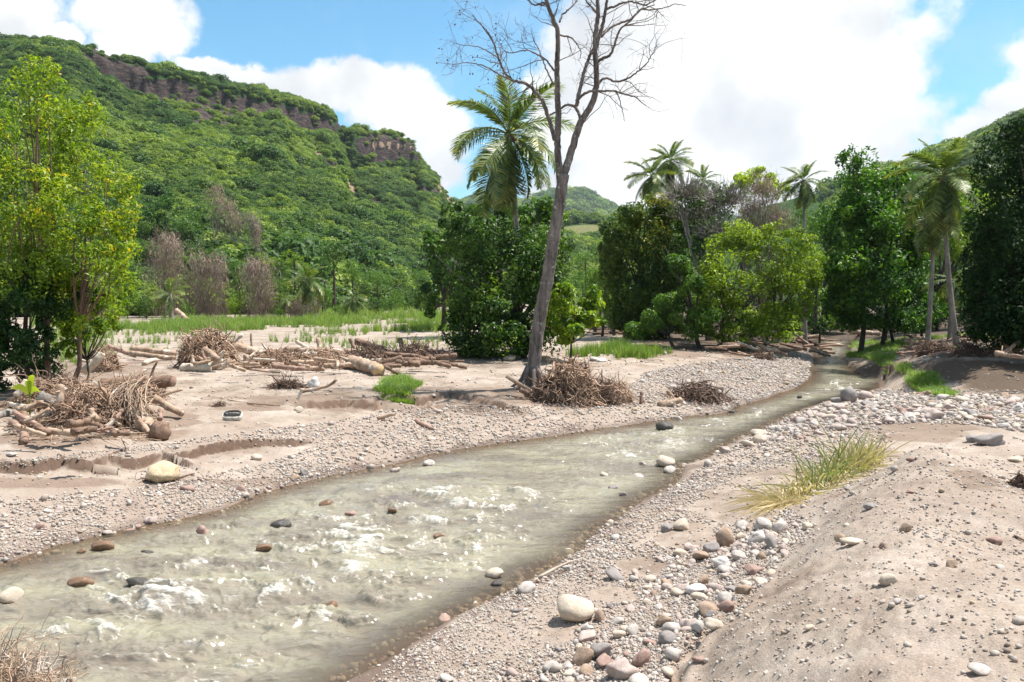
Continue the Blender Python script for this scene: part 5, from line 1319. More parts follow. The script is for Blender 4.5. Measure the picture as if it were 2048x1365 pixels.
def strands(acc, c, rx, ry, rz, n, L, r, arch=.5, tint=(.1, 1.0), K=8, out=.12, floor=True, hang=0.9):
    c = np.asarray(c, float)
    d = sph(n); d[:, 2] = np.abs(d[:, 2])
    st = c + d * rng.uniform(.3, 1, (n, 1)) * np.array([rx, ry, rz])
    tg = np.cross(d, sph(n)) + d * out; tg /= np.linalg.norm(tg, axis=1, keepdims=True) + 1e-9
    Ls = L * rng.uniform(.35, 1.2, n); cur = st.copy(); pts = [cur.copy()]; dd = tg.copy()
    kink = rng.normal(size=(n, 3)) * .3
    for j in range(K - 1):
        dd = dd + kink + rng.normal(size=(n, 3)) * .34 + np.array([0, 0, -hang * .4 * arch]); dd /= np.linalg.norm(dd, axis=1, keepdims=True)
        cur = cur + dd * (Ls / (K - 1))[:, None]; pts.append(cur.copy())
    Pn = np.stack(pts, 1)
    if floor:
        g = ground(Pn[..., 0], Pn[..., 1]) + .01; Pn[..., 2] = np.maximum(Pn[..., 2], g)
    R = np.linspace(1, .35, K)[None] * (r * .72 * rng.uniform(.3, 1.6, n) ** 1.6 * np.where(rng.random(n) < .07, 2.6, 1.0))[:, None]
    tubes(acc, Pn, R, 3, rng.uniform(*tint, n), cap=False)
def roots(px, py, rpx, rpy, n, Lpx, r_px, mat, label, name='root_mass', cat='roots', group=None, core=True, ns=1, **kw):
    b = gp(px, py); s = b[1] / FPX
    a = Acc(); rx = rpx * s; rz = rpy * s
    if core:
        m_ = 18; th = np.linspace(0, pi, 7)
        tubes(a, b + np.stack([rx * .75 * np.cos(th), 0 * th, 0 * th - .02], -1) * [1, 1, 1], np.sin(th) * rz * .55 + .01, 9, .3)
        a.V[-1] += rng.normal(size=a.V[-1].shape) * rz * .08
    strands(a, b, rx, min(rx, rz * 1.8), rz * .9, int(n * 2.2), Lpx * s * .85, r_px * s, **kw)
    o = obj(name, a.mesh(name, mat, False, b), loc=tuple(b)); return tag(o, label, cat, group)

M_stump = barkmat('tan_stump_wood', (.33, .24, .14), (.55, .44, .29), 6, None, .6, 1)
# left debris under the yellowing tree
log(148, 836, 80, 792, 11, M_bark_grey, 'thick mottled grey log lying beside the banana plant', r1=9.5, dz0=.12, dz1=.35)
log(-30, 836, 60, 818, 9, M_bark_grey, 'grey mottled log running out of the left edge of the picture', knots=1)
log(26, 846, 48, 884, 8, M_drift_red, 'short reddish log with a blunt end on the sand at the far left', cut=M_drift_dark, knots=0)
log(40, 826, 52, 846, 10, M_drift_dark, 'stubby dark log just above the reddish log', cut=M_drift_dark, knots=0)
log(168, 742, 202, 706, 9, M_drift_pale, 'pale log propped up steeply out of the root tangle', dz0=.35, dz1=.75)
log(205, 772, 346, 764, 13, M_drift_dark, 'big horizontal trunk with hanging root hairs at the middle of the left pile', dz0=.35, dz1=.22, cut=M_drift_red, r1=11)
log(300, 790, 364, 828, 9, M_drift, 'straight brown log pointing down towards the river from the left pile', dz0=.4, dz1=.1, r1=6, cut=M_drift)
log(303, 762, 315, 722, 3, M_drift_dark, 'thin dark stick standing up from the big trunk', dz0=.35, dz1=.95, r1=1.5)
log(264, 697, 350, 708, 6, M_drift, 'upper one of two parallel straw coloured poles behind the left pile', dz0=.35, dz1=.2)
log(262, 706, 350, 717, 5, M_drift, 'lower one of two parallel straw coloured poles behind the left pile', dz0=.25, dz1=.12)
log(214, 692, 272, 712, 5, M_drift_red, 'crooked reddish branch behind the two parallel poles', dz0=.4, dz1=.15, bend=.1)
log(288, 728, 312, 720, 5, M_drift_pale, 'small white log piece lying alone on the sand', knots=0)
log(100, 832, 130, 775, 6, M_drift_pale, 'pale leaning log half buried in the root tangle', dz0=.15, dz1=.5)
log(235, 862, 130, 840, 4, M_drift_pale, 'long thin pale root stretched along the ground before the tangle', dz0=.05, dz1=.1, bend=.08, r1=2)
log(205, 860, 245, 820, 5, M_drift_pale, 'split pale root rising to the right in the tangle', dz0=.05, dz1=.3, bend=.08, r1=3)
# stumps
def stump(px, py, rpx, hpx, mat, label, squash=1.0, name='stump', rootsn=20, rm=None, tiltx=0):
    b = gp(px, py); s = b[1] / FPX; a = Acc(); rx = rpx * s; rz = hpx * s
    th = np.linspace(0, pi, 12); z = (1 - np.cos(th)) * .5
    tubes(a, b + np.stack([tiltx * z * rz, 0 * z, z * rz - .03], -1), np.sin(th) ** .62 * rx + .004, 16, .6)
    V = a.V[0]; V += ((.30 if rx > .2 else .12) * rx) * np.stack([fbm(V[:, 0] * 2 / rx, V[:, 2] * 2 / rx + V[:, 1], 3, 120 + k) for k in range(3)], -1)
    T = empty(name, tuple(b), label, 'stump'); obj('wood', a.mesh('wood', mat, True, b), T)
    if rootsn:
        a = Acc(); strands(a, b + [0, 0, .02], rx * 1.05, rx * .9, rz * .35, rootsn, rx * 1.6, rx * .045, arch=1.6, out=1.0)
        obj('roots', a.mesh('roots', rm or M_root, False, b), T)
    return T
stump(326, 962, 32, 38, M_stump, 'rounded yellowish palm stump with ragged roots on the shelf by the water', rootsn=110, rm=M_root_dark)
stump(290, 862, 17, 30, M_drift, 'round striped brown stump at the right foot of the left pile', rootsn=14)
stump(322, 878, 20, 38, M_drift_dark, 'broken grey trunk end beside the striped stump', rootsn=10)
for (px, py, rx, ry, n, L, r, lb) in [
  (185, 842, 88, 78, 620, 74, 1.5, 'large tangled brown root mass at the centre of the left pile'),
  (105, 815, 80, 74, 480, 66, 1.4, 'darker root tangle running back under the yellowing tree'),
  (205, 742, 32, 58, 300, 34, 1.1, 'upright spiky root ball behind the propped pale log'),
  (268, 800, 66, 44, 380, 60, 1.3, 'fringe of root hairs over the big horizontal trunk')]:
    roots(px, py, rx, ry, n, L, r, M_root, lb)
b = gp(270, 850); s = b[1] / FPX; a = Acc()
for k in range(110):
    x0 = np.array([283 + rnd.gauss(0, 14), 775 + rnd.gauss(0, 12)]); x1 = np.array([rnd.gauss(258, 34), rnd.uniform(815, 872)])
    p0 = PD(*x0, b[1] + .3); p1 = PD(*x1, b[1] - rnd.uniform(.1, .7)); m_ = (p0 + p1) / 2 + np.array([rnd.uniform(-.4, .1), -.3, .35])
    q = np.linspace(0, 1, 9)[:, None]; pl = (1 - q) ** 2 * p0 + 2 * q * (1 - q) * m_ + q * q * p1; pl[:, 2] = np.maximum(pl[:, 2], ground(pl[:, 0], pl[:, 1]) + .01)
    tubes(a, pl, np.linspace(.012, .006, 9) * rnd.uniform(.4, 1.9), 5, rnd.random(), cap=False)
tag(obj('root_fan', a.mesh('root_fan', M_drift, False, b), loc=tuple(b)), 'arched fan of long pale roots falling towards the river', 'roots')
a = Acc(); b = gp(130, 865)
for k in range(300):
    p = gp(rnd.uniform(0, 300), rnd.uniform(838, 885), it=4); an = rnd.gauss(.1, .5); L = rnd.uniform(.15, .7)
    e_ = p + [cos(an) * L, sin(an) * L, 0]; m_ = (p + e_) / 2 + [0, 0, rnd.uniform(0, .08)]
    pl = resample([p, m_, e_], 4); pl[:, 2] = np.maximum(pl[:, 2], ground(pl[:, 0], pl[:, 1]) + .008)
    tubes(a, pl, np.linspace(.010, .005, 4) * rnd.uniform(.5, 1.8), 4, rnd.random(), cap=False)
tag(obj('twig_litter', a.mesh('twig_litter', M_drift, False, b), loc=tuple(b)), 'loose twigs littering the sand before the left pile', kind='stuff')

grp = 'broken logs in the left debris pile'
for k in range(34):
    px = rnd.uniform(20, 330); py = rnd.uniform(790, 868); an = rnd.uniform(-2.2, 1.0); L = rnd.uniform(22, 70)
    x1_ = px + L * cos(an); y1_ = py + L * .8 * sin(an)
    log(px, py, x1_, min(y1_, 885), rnd.uniform(2.0, 8.0), rnd.choice([M_drift, M_drift, M_drift_dark, M_drift_red, M_drift_pale]), 'broken weathered log sticking out of the left debris pile', rnd.uniform(.1, .6), rnd.uniform(.1, .6), group=grp, bend=.025, knots=3)
grp = 'broken branches in the pointed heap'
for k in range(16):
    px = rnd.gauss(415, 24); py = rnd.uniform(690, 738); an = rnd.uniform(-2.0, 1.2); L = rnd.uniform(16, 44)
    log(px, py, px + L * cos(an), min(py + L * .8 * sin(an), 742), rnd.uniform(1.5, 4), rnd.choice([M_drift, M_drift, M_drift_red, M_drift_pale]), 'broken branch sticking out of the pointed heap', rnd.uniform(.1, .6), rnd.uniform(.1, .6), group=grp, bend=.07, knots=1)
# heap and long pile along the edge of the field
roots(415, 732, 56, 84, 640, 56, 1.6, M_root, 'tall pointed heap of matted roots and driftwood at the left end of the long pile', hang=1.0)
for (x0, y0, x1, y1, r, m_, lb, z0, z1) in [
  (408, 700, 438, 722, 7, M_drift, 'thick pale log slanting down the front of the pointed heap', .95, .55),
  (356, 722, 390, 694, 4, M_drift_pale, 'thin white branch leaning on the left side of the pointed heap', .05, .5),
  (444, 708, 485, 670, 3, M_drift_pale, 'thin pale branch rising to the right from the pointed heap', .4, .75),
  (400, 732, 430, 716, 9, M_drift, 'short thick log at the foot of the pointed heap', .1, .3),
  (364, 735, 420, 738, 8, M_drift_pale, 'pale log lying flat at the left foot of the pointed heap', None, None),
  (415, 734, 450, 722, 8, M_drift_pale, 'pale log with a sawn end at the right foot of the pointed heap', .1, .25),
  (420, 738, 470, 722, 4, M_drift, 'slender branch at the foot of the pointed heap', .05, .2),
  (446, 690, 545, 712, 9, M_drift, 'long tapering trunk running right from the pointed heap', .55, .2),
  (502, 668, 506, 706, 2.2, M_drift_dark, 'thin crooked stick standing in the sand behind the long pile', .9, 0),
  (636, 678, 643, 706, 5, M_drift, 'short post like stump standing upright in the long pile', .75, .1),
  (594, 684, 624, 700, 3.5, M_drift_pale, 'pale forked stick on top of the long pile', .5, .2),
  (712, 683, 770, 700, 7, M_drift_dark, 'thick dark log lying across the top of the right part of the pile', .6, .3),
  (700, 678, 712, 702, 3.5, M_drift_dark, 'short leaning stub beside the thick dark log', .6, .1),
  (800, 678, 808, 710, 5, M_drift_dark, 'dark pointed stub standing near the right end of the pile', .7, .1),
  (832, 688, 838, 712, 5, M_drift_dark, 'second dark pointed stub nearer the dense bush', .6, .1),
  (570, 701, 740, 706, 6, M_drift, 'longest straight trunk in the upper layer of the long pile', .3, .3),
  (690, 704, 835, 708, 6, M_drift_dark, 'long dark trunk lying behind the sawn log', .3, .25),
  (790, 650, 880, 646, 2.5, M_drift_pale, 'bleached log on the far side of the field beside the dark bush', None, None),
  (815, 643, 900, 652, 2.5, M_drift_pale, 'second bleached log crossing the first on the far side of the field', None, None),
  (1290, 612, 1330, 640, 2, M_drift_pale, 'small pale leaning stick in the shade left of the mango like tree', .8, .1),
]:
    log(x0, y0, x1, y1, r, m_, lb, z0, z1)
log(700, 727, 757, 744, 13, M_drift, 'sawn log with a round pale cut end facing the river', None, None, cut=M_cut, knots=1)
log(1085, 716, 1137, 727, 6, M_drift, 'small log with a bright orange cut end beside the bare tree', None, None, cut=M_cut_orange, knots=0)
grp = 'logs in the long driftwood pile'
for k in range(84):
    px = rnd.uniform(475, 880); py = rnd.uniform(700, 740) if px < 780 else rnd.uniform(700, 728)
    an = rnd.gauss(0, .35) if rnd.random() < .75 else rnd.uniform(-1.5, 1.5); L = rnd.uniform(18, 75)
    dk = px > 720 or rnd.random() < .2
    log(px, py, px + L * cos(an), py + L * .25 * sin(an), rnd.uniform(1.8, 6.5), M_drift_dark if dk else rnd.choice([M_drift, M_drift, M_drift_pale, M_drift_red]),
        ('dark' if dk else 'sun bleached brown') + ' weathered log jumbled in the long driftwood pile', rnd.uniform(.05, .35), rnd.uniform(.05, .4), group=grp, bend=.025, knots=2)
for (px, py, rx, ry, n, m_, lb) in [(560, 732, 70, 36, 360, M_root, 'brown twig and root debris at the left of the long pile'), (650, 734, 70, 34, 360, M_root, 'brown twig and root debris at the middle of the long pile'),
      (740, 728, 70, 38, 340, M_root_dark, 'dark root debris behind the sawn log'), (830, 726, 60, 44, 420, M_root_dark, 'dark matted root debris against the dense bush')]:
    roots(px, py, rx, ry, n, 40, 1.1, m_, lb)
# shelf details
roots(575, 775, 40, 10, 170, 45, 1.0, M_root_dark, 'dry brushy branch lying on the shelf below the long pile', core=False)
log(600, 782, 672, 760, 3.5, M_drift, 'forked pale branch beside the white rock on the shelf', .08, .25, bend=.1)
log(606, 778, 594, 800, 3, M_drift_pale, 'short pale peg in front of the brushy branch', .1, .02, knots=0)
log(455, 800, 560, 812, 1.2, M_drift_dark, 'long thin stick lying on the shelf above the plastic tub', .05, .02, bend=.05, knots=0)
roots(440, 812, 14, 8, 50, 16, .7, M_root_dark, 'little tuft of roots left of the plastic tub', core=False)
log(832, 842, 866, 858, 4.5, M_drift_red, 'orange brown stick on the gravel halfway to the bare tree', knots=0)
log(858, 812, 882, 826, 4, M_drift, 'short tan stick above the orange brown one', knots=0)
log(664, 900, 676, 884, 5, M_drift_red, 'small reddish stump piece on the shelf near the water', .05, .12, knots=0)
log(755, 838, 790, 828, 4, M_drift, 'small half buried branch stub on the gravel slope', .06, .05, knots=0)
roots(1042, 845, 14, 12, 60, 16, 1.4, M_root_dark, 'small dark clump of roots on the pebbly shore')
# debris caught on the bare tree
for (px, py, rx, ry, n, L, r, m_, lb) in [
  (1138, 804, 60, 96, 760, 56, 1.5, M_root, 'tall brown root and straw debris piled against the bare tree'),
  (1192, 810, 50, 56, 1000, 36, .9, M_root_dark, 'round bristly ball of fine dark roots right of the bare tree'),
  (1098, 806, 40, 60, 300, 44, 1.4, M_root_dark, 'dark roots hanging at the foot of the bare tree'),
  (1225, 800, 44, 50, 340, 36, .9, M_root, 'loose straw coloured debris behind the bristly ball'),
  (1220, 808, 22, 14, 120, 22, 1.0, M_root, 'small root tuft in front of the bristly ball'),
  (1398, 822, 66, 66, 620, 40, 1.6, M_root_dark, 'uprooted root mass standing at the edge of the water'),
  (1520, 718, 26, 12, 260, 20, .7, M_root_dark, 'low dark dome of roots on the gravel bar under the trees'),
  (2042, 975, 18, 30, 160, 24, 1.3, M_root_dark, 'dark brushy root clump cut off by the right edge'),
  (1868, 706, 40, 26, 300, 26, 1.0, M_root_dark, 'dark overhanging root mat under the straight palm'),
  (1935, 712, 34, 26, 240, 30, 1.0, M_root_dark, 'exposed roots at the foot of the leaning palm'),
  (2010, 718, 30, 44, 240, 40, 1.2, M_root, 'tangle of roots and sticks by the right edge of the far bank')]:
    roots(px, py, rx, ry, n, L, r, m_, lb)
for (x0, y0, x1, y1, r, m_, lb, z0, z1) in [
  (1013, 752, 1095, 802, 4.5, M_drift, 'long thin log leaning against the foot of the bare tree', .35, .05),
  (1040, 780, 1090, 806, 6, M_drift_dark, 'dark forked branch under the leaning thin log', .1, .05),
  (1158, 794, 1188, 806, 5, M_drift, 'stubby tan branch end in front of the bristly ball', .25, .05),
  (1098, 806, 1108, 784, 4, M_drift_pale, 'pale splinter of wood standing at the foot of the debris', .02, .3),
  (1282, 808, 1283, 784, 3.5, M_drift_dark, 'small dark stub standing on the gravel right of the debris', 0, .3),
  (1318, 812, 1362, 800, 7, M_drift, 'brown root stump pointing left from the uprooted mass', .05, .2),
  (1335, 782, 1352, 802, 4, M_drift, 'short branch rising from the brown root stump', .4, .1),
  (1372, 800, 1410, 790, 4, M_drift, 'branch lying over the top of the uprooted mass', .3, .4),
  (1474, 684, 1536, 708, 3.2, M_drift_pale, 'long pale log slanting down at the back of the gravel bar', .7, .2),
  (1488, 682, 1555, 702, 3.2, M_drift_pale, 'second long pale log beside the first at the back of the gravel bar', .6, .25),
  (1525, 668, 1530, 686, 4, M_drift_pale, 'curled pale trunk stub under the olive green tree', 1.0, .4),
  (1530, 686, 1565, 680, 3.5, M_drift_pale, 'pale horizontal branch joining the curled stub', .4, .4),
  (1560, 690, 1615, 700, 4, M_drift_dark, 'dark log lying by the river bend under the trees', .3, .2),
  (1590, 668, 1625, 694, 3, M_drift, 'brown pole leaning by the river bend', .9, .1),
  (1500, 712, 1545, 708, 4, M_drift_dark, 'dark branch behind the low root dome', .1, .15),
  (1940, 690, 1985, 715, 4.5, M_drift, 'pale straight log behind the leaning palm on the right bank', .4, .1),
  (1925, 680, 1950, 712, 4, M_drift_red, 'brown stick propped beside the leaning palm', .8, .1),
  (2000, 682, 2030, 716, 4, M_drift, 'thick brown trunk leaning down at the right edge of the far bank', 1.2, .2),
  (2040, 684, 1992, 714, 3.5, M_drift_red, 'reddish trunk crossing behind the thick brown one', 1.3, .3),
  (1990, 706, 2060, 716, 5, M_drift, 'log lying flat below the crossed trunks at the right edge', .2, .2),
  (1650, 668, 1700, 662, 5, M_drift_pale, 'pale log across the shaded water under the tall dark trees', .2, .25),
  (1700, 664, 1760, 668, 4, M_drift, 'brown log on the bank beneath the tall dark trees', .3, .2),
]:
    log(x0, y0, x1, y1, r, m_, lb, z0, z1)
grp = 'branches jumbled under the trees at the back of the gravel bar'
for k in range(34):
    px = rnd.uniform(1400, 1640); py = rnd.uniform(676, 708); an = rnd.gauss(.2, .5); L = rnd.uniform(20, 60)
    log(px, py, px + L * cos(an), py + L * .3 * sin(an), rnd.uniform(1.5, 3.5), rnd.choice([M_drift, M_drift_dark, M_drift_dark, M_drift_red]), 'weathered branch jumbled at the back of the gravel bar', rnd.uniform(.05, .5), rnd.uniform(.05, .5), group=grp, bend=.08, knots=0)
grp = 'branches lying in the shade under the palms'
for k in range(30):
    px = rnd.uniform(1760, 2060); py = rnd.uniform(668, 712); an = rnd.gauss(.1, .5); L = rnd.uniform(20, 55)
    log(px, py, px + L * cos(an), py + L * .3 * sin(an), rnd.uniform(1.5, 3.2), rnd.choice([M_drift, M_drift_dark, M_drift_red]), 'weathered branch lying in the shade around the palms', rnd.uniform(.05, .4), rnd.uniform(.05, .4), group=grp, bend=.08, knots=0)
grp = 'pale logs stranded along the far edge of the sand field'
for k in range(22):
    px = rnd.uniform(100, 880); py = rnd.uniform(634, 639); L = rnd.uniform(25, 90)
    log(px, py, px + L, py + rnd.uniform(-1.2, 1.2), rnd.uniform(1.0, 2.0), M_drift_pale, 'thin pale log stranded along the far edge of the sand field', group=grp, knots=0, bend=.01)
log(375, 642, 352, 620, 5, M_drift, 'brown leaning trunk end at the foot of the stout palm', .1, 1.2)
grp = 'sticks stranded between the bush and the mango like tree'
for k in range(14):
    px = rnd.uniform(1170, 1290); py = rnd.uniform(655, 668); L = rnd.uniform(20, 50)
    log(px, py, px + L, py + rnd.uniform(-2, 2), rnd.uniform(1.2, 2.4), M_drift_dark, 'brown stick stranded between the bright bush and the mango like tree', .1, .2, group=grp, knots=0)
# dry twigs in the lower left corner
a = Acc(); b = np.array(P(30, 1330, -.1))
for k in range(4):
    c = P(-20 + k * 30, 1345 + k * 12, 0.0); c[2] = -.05
    strands(a, c, .42, .35, .30 - k * .05, 170, .55, .0075, arch=.5, out=1.2, floor=False, hang=.2)
tag(obj('twig_heap', a.mesh('twig_heap', M_drift, False, b), loc=tuple(b)), 'heap of dry tan twigs and roots in the lower left corner by the water', 'twigs')
log(1075, 1156, 1145, 1122, 3.0, M_drift_pale, 'thin bent pale stick lying at the water edge of the near bank', .02, .03, knots=0, bend=.06, r1=2)
log(1040, 1182, 1076, 1156, 2, M_drift_pale, 'short piece continuing the bent pale stick', .02, .02, knots=0)
log(1985, 1010, 2025, 1045, 3, M_drift_dark, 'dark stick lying on the crest of the gravel mound', knots=0)
log(2030, 1072, 2060, 1085, 2.5, M_drift_dark, 'small dark stick by the right edge of the mound', knots=0)

# plastic tub on the shelf
b = gp(466, 842); s = b[1] / FPX; T = empty('plastic_tub', tuple(b), 'dirty white plastic tub with a dark opening lying on the shelf', 'tub')
mw, t, bs, o_ = newmat('dirty_white_plastic'); tcx = t.new('ShaderNodeTexCoord'); t.link(t.mix(t.sstep(t.noise(tcx.outputs['Object'], 9, 5), .4, .7), (.62, .60, .54), (.38, .31, .24)), bs.inputs['Base Color']); bs.inputs['Roughness'].default_value = .5
md_, t, bs, o_ = newmat('dark_rubber'); bs.inputs['Base Color'].default_value = (.02, .02, .022, 1); bs.inputs['Roughness'].default_value = .6
def ring(acc, rx, ry, z, n=20, ex=3.0):
    th = np.linspace(0, 2 * pi, n, endpoint=False); c_, s_ = np.cos(th), np.sin(th)
    return np.stack([np.sign(c_) * np.abs(c_) ** (2 / ex) * rx, np.sign(s_) * np.abs(s_) ** (2 / ex) * ry, 0 * th + z], -1)
def loft(rings):
    V = np.vstack(rings); n = len(rings[0]); i = np.arange(len(rings) - 1)[:, None] * n + np.arange(n)[None]; j = np.arange(len(rings) - 1)[:, None] * n + (np.arange(n)[None] + 1) % n
    return V, np.stack([i, j, j + n, i + n], -1).reshape(-1, 4)
a = Acc(); V, Q = loft([ring(a, .01, .01, 0), ring(a, .20, .13, 0), ring(a, .24, .16, .05), ring(a, .26, .18, .16), ring(a, .24, .16, .165), ring(a, .21, .13, .06), ring(a, .01, .01, .05)]); a.add(V, Q)
me = a.mesh('tub_body', mw, True); o = obj('tub_body', me, T, (0, 0, .02)); o.rotation_euler = (radians(18), 0, .1)
a = Acc(); V, Q = loft([ring(a, .20, .12, .17), ring(a, .225, .145, .20), ring(a, .19, .115, .235), ring(a, .15, .09, .20), ring(a, .20, .12, .17)]); a.add(V, Q)
o = obj('dark_rim', a.mesh('dark_rim', md_, True), T, (0, .02, .02)); o.rotation_euler = (radians(18), 0, .1)

# ------------------------------------------------------------ grasses
def blade_tuft(n, h, spread, w, lean, mat, seed, K=4, tlo=.1, thi=.9):
    r2 = np.random.default_rng(seed); a = Acc()
    an = r2.uniform(0, 2 * pi, n); b = np.stack([np.cos(an), np.sin(an), 0 * an], -1) * (r2.random(n) ** .6 * spread)[:, None]
    d = np.stack([np.cos(an), np.sin(an), 0 * an], -1) + r2.normal(size=(n, 3)) * .5; d[:, 2] = 0
    hh = h * r2.uniform(.5, 1.1, n); q = np.linspace(0, 1, K)
    ln = lean * r2.uniform(.3, 1.3, n)
    pts = b[:, None] + np.array([0, 0, 1.0]) * (hh[:, None] * (q - .35 * (q ** 2) * np.minimum(1.3, ln)[:, None]))[..., None] + d[:, None] * (ln[:, None] * hh[:, None] * q ** 2 * .7)[..., None]
    sd = np.cross(d, [0, 0, 1.0]); sd /= np.linalg.norm(sd, axis=1, keepdims=True) + 1e-9
    ww = w * (1 - q ** 1.5 * .92)
    V = np.stack([pts - sd[:, None] * ww[None, :, None], pts + sd[:, None] * ww[None, :, None]], 2).reshape(-1, 3)
    i = (np.arange(n)[:, None] * K + np.arange(K - 1)[None]) * 2
    Q = np.stack([i, i + 1, i + 3, i + 2], -1).reshape(-1, 4)
    a.add(V, Q, None, np.repeat(r2.uniform(tlo, thi, n), K * 2)); return a.mesh('tuft', mat)
C_tuft = var_collection('grass_tufts', [blade_tuft(20, 1, .22, .018, .45, M_grass, 300 + i) for i in range(4)])
C_turf = var_collection('turf_tufts', [blade_tuft(34, 1, .5, .022, .7, M_grass, 310 + i, 3) for i in range(3)])
def grass(pxr, pyr_, n, h, wf, coll, nv, label, wide=.6, z0=.6):
    # sample evenly over the ground inside a pixel window
    px = rng.uniform(*pxr, n * 6); py = rng.uniform(*pyr_, n * 6)
    p = P(px, py, z0 + 0.0); w_ = (p[:, 1] / p[:, 1].max()) ** 2
    k = rng.random(len(px)) < w_ ; px, py, p = px[k], py[k], p[k]
    z = ground(p[:, 0], p[:, 1]); p = P(px, py, z); z = ground(p[:, 0], p[:, 1])
    k = (rng.random(len(px)) < wf(px, py, p[:, 0], p[:, 1])) & (z > .05); k = np.where(k)[0][:n]
    p = p[k]; z = z[k]; N = len(p)
    s = h * rng.uniform(.55, 1.3, N)
    return scatter('grass', np.stack([p[:, 0], p[:, 1], z - .02], -1), np.stack([rng.normal(size=N) * .12, rng.normal(size=N) * .12, rng.uniform(0, 6.28, N)], -1),
                   np.stack([s * wide, s * wide, s], -1), rng.random(N), coll, nv, label)
nz = lambda X, Y, f, s: fbm(X * f, Y * f, 4, s)
grass((60, 920), (636, 668), 3200, .80, lambda a_, b_, X, Y: ss(nz(X, Y, .16, 201) + .16, 0, .3) * ss(-np.abs(b_ - 652), -16, -8), C_tuft, 4, 'bright green grass growing in a band across the far part of the sand field', .8, 1.0)
grass((80, 900), (662, 712), 620, .62, lambda a_, b_, X, Y: ss(nz(X, Y, .22, 203), .02, .2) * (1 - ss(b_, 680, 712) * .6) + (a_ < 230) * .5, C_tuft, 4, 'scattered young grass shoots on the sand field', .7, 1.0)
grass((100, 240), (655, 735), 150, .6, lambda a_, b_, X, Y: (a_ + (b_ - 660) * .8 < 215) * 1.0, C_tuft, 4, 'grass beside the yellowing tree', .8, 1.0)
grass((1135, 1345), (690, 722), 420, .62, lambda a_, b_, X, Y: ss(1 - ((a_ - 1250) / 95) ** 2 - ((b_ - 707) / 14) ** 2 + 1.6 * nz(X, Y, .6, 204), 0, 1.2), C_tuft, 4, 'clump of bright grass on the sand right of the bare tree', .8, .9)
grass((755, 838), (745, 798), 900, .20, lambda a_, b_, X, Y: ss(1 - ((a_ - 797) / 42) ** 2 - ((b_ - 772) / 28) ** 2 + .9 * nz(X, Y, 1.5, 205), 0, 1.0), C_turf, 3, 'patch of vivid short grass on the bank beside the sawn log', 1.6, .7)
grass((1690, 1830), (694, 726), 500, .26, lambda a_, b_, X, Y: ss(1 - ((a_ - 1745) / 55) ** 2 - ((b_ - 712) / 16) ** 2 + 1.2 * nz(X, Y, .6, 206), 0, .8), C_turf, 3, 'grassy mound at the right of the river bend', 1.3, .6)
grass((1785, 1925), (712, 756), 600, .26, lambda a_, b_, X, Y: ss(1 - ((a_ - 1850) / 58) ** 2 - ((b_ - 736) / 12) ** 2 + 1.2 * nz(X, Y, .6, 207), 0, .8), C_turf, 3, 'grassy edge of the shaded sand bank below the palms', 1.3, .7)
grass((1700, 2060), (676, 712), 500, .3, lambda a_, b_, X, Y: ss(nz(X, Y, .3, 208), 0, .2), C_turf, 3, 'ground cover in the shade under the palms', 1.5, 1.0)
grass((600, 1000), (628, 640), 500, 1.3, lambda a_, b_, X, Y: (X > -99) * 1.0, C_tuft, 4, 'taller grass along the foot of the far trees', 1.0, 1.0)
# the bent clump of reeds by the mound
b = gp(1640, 985); s = b[1] / FPX; T = empty('reed_clump', tuple(b), 'clump of half dry reeds bent over at the foot of the gravel mound', 'reeds')
def reed(seed, c0, c1, n, Lr, tl, th, lean, lz, w=.011):
    r2 = np.random.default_rng(seed); K = 7; a = Acc(); q = np.linspace(0, 1, K)
    u = r2.random(n); p0 = np.array([gp(c0[0] + (c1[0] - c0[0]) * v, c0[1] + (c1[1] - c0[1]) * v, it=3) for v in u]) + r2.normal(size=(n, 3)) * [.12, .12, 0]
    d = np.array(lean)[None] + r2.normal(size=(n, 3)) * [.45, .4, .22]; L = r2.uniform(*Lr, n)
    fall = r2.uniform(.3, 1.3, n)
    pts = p0[:, None] + d[:, None] * (L[:, None] * q)[..., None] + np.array([0, 0, -1.0]) * (L[:, None] * fall[:, None] * lz * q ** 2.2)[..., None] + r2.normal(size=(n, 1, 3)) * .10 * (q ** 2)[None, :, None]
    g = ground(pts[..., 0], pts[..., 1]) + .012; pts[..., 2] = np.maximum(pts[..., 2], g)
    sd = np.cross(d, [0, -1.0, .4]); sd /= np.linalg.norm(sd, axis=1, keepdims=True) + 1e-9
    ww = w * np.sin(np.clip(q * .85 + .15, 0, 1) * pi) ** .6
    V = np.stack([pts - sd[:, None] * ww[None, :, None], pts + sd[:, None] * ww[None, :, None]], 2).reshape(-1, 3)
    i = (np.arange(n)[:, None] * K + np.arange(K - 1)[None]) * 2
    a.add(V, np.stack([i, i + 1, i + 3, i + 2], -1).reshape(-1, 4), None, np.repeat(r2.uniform(tl, th, n), K * 2)); return a
obj('green_blades', reed(1, (1615, 985), (1710, 938), 130, (.45, .95), .12, .50, (-.10, 0, .95), .50).mesh('green_blades', M_reed, False, b), T)
obj('dry_blades', reed(2, (1560, 1005), (1740, 930), 760, (.35, .85), .55, 1, (-.25, -.12, .62), 1.25).mesh('dry_blades', M_reed, False, b), T)
obj('dry_blades', reed(3, (1690, 950), (1745, 925), 190, (.45, .9), .5, .95, (.05, 0, .9), .45).mesh('dry_blades', M_reed, False, b), T)
obj('dry_blades', reed(4, (1540, 1010), (1600, 1000), 160, (.35, .8), .6, 1, (-.7, -.3, .3), .5).mesh('dry_blades', M_reed, False, b), T)

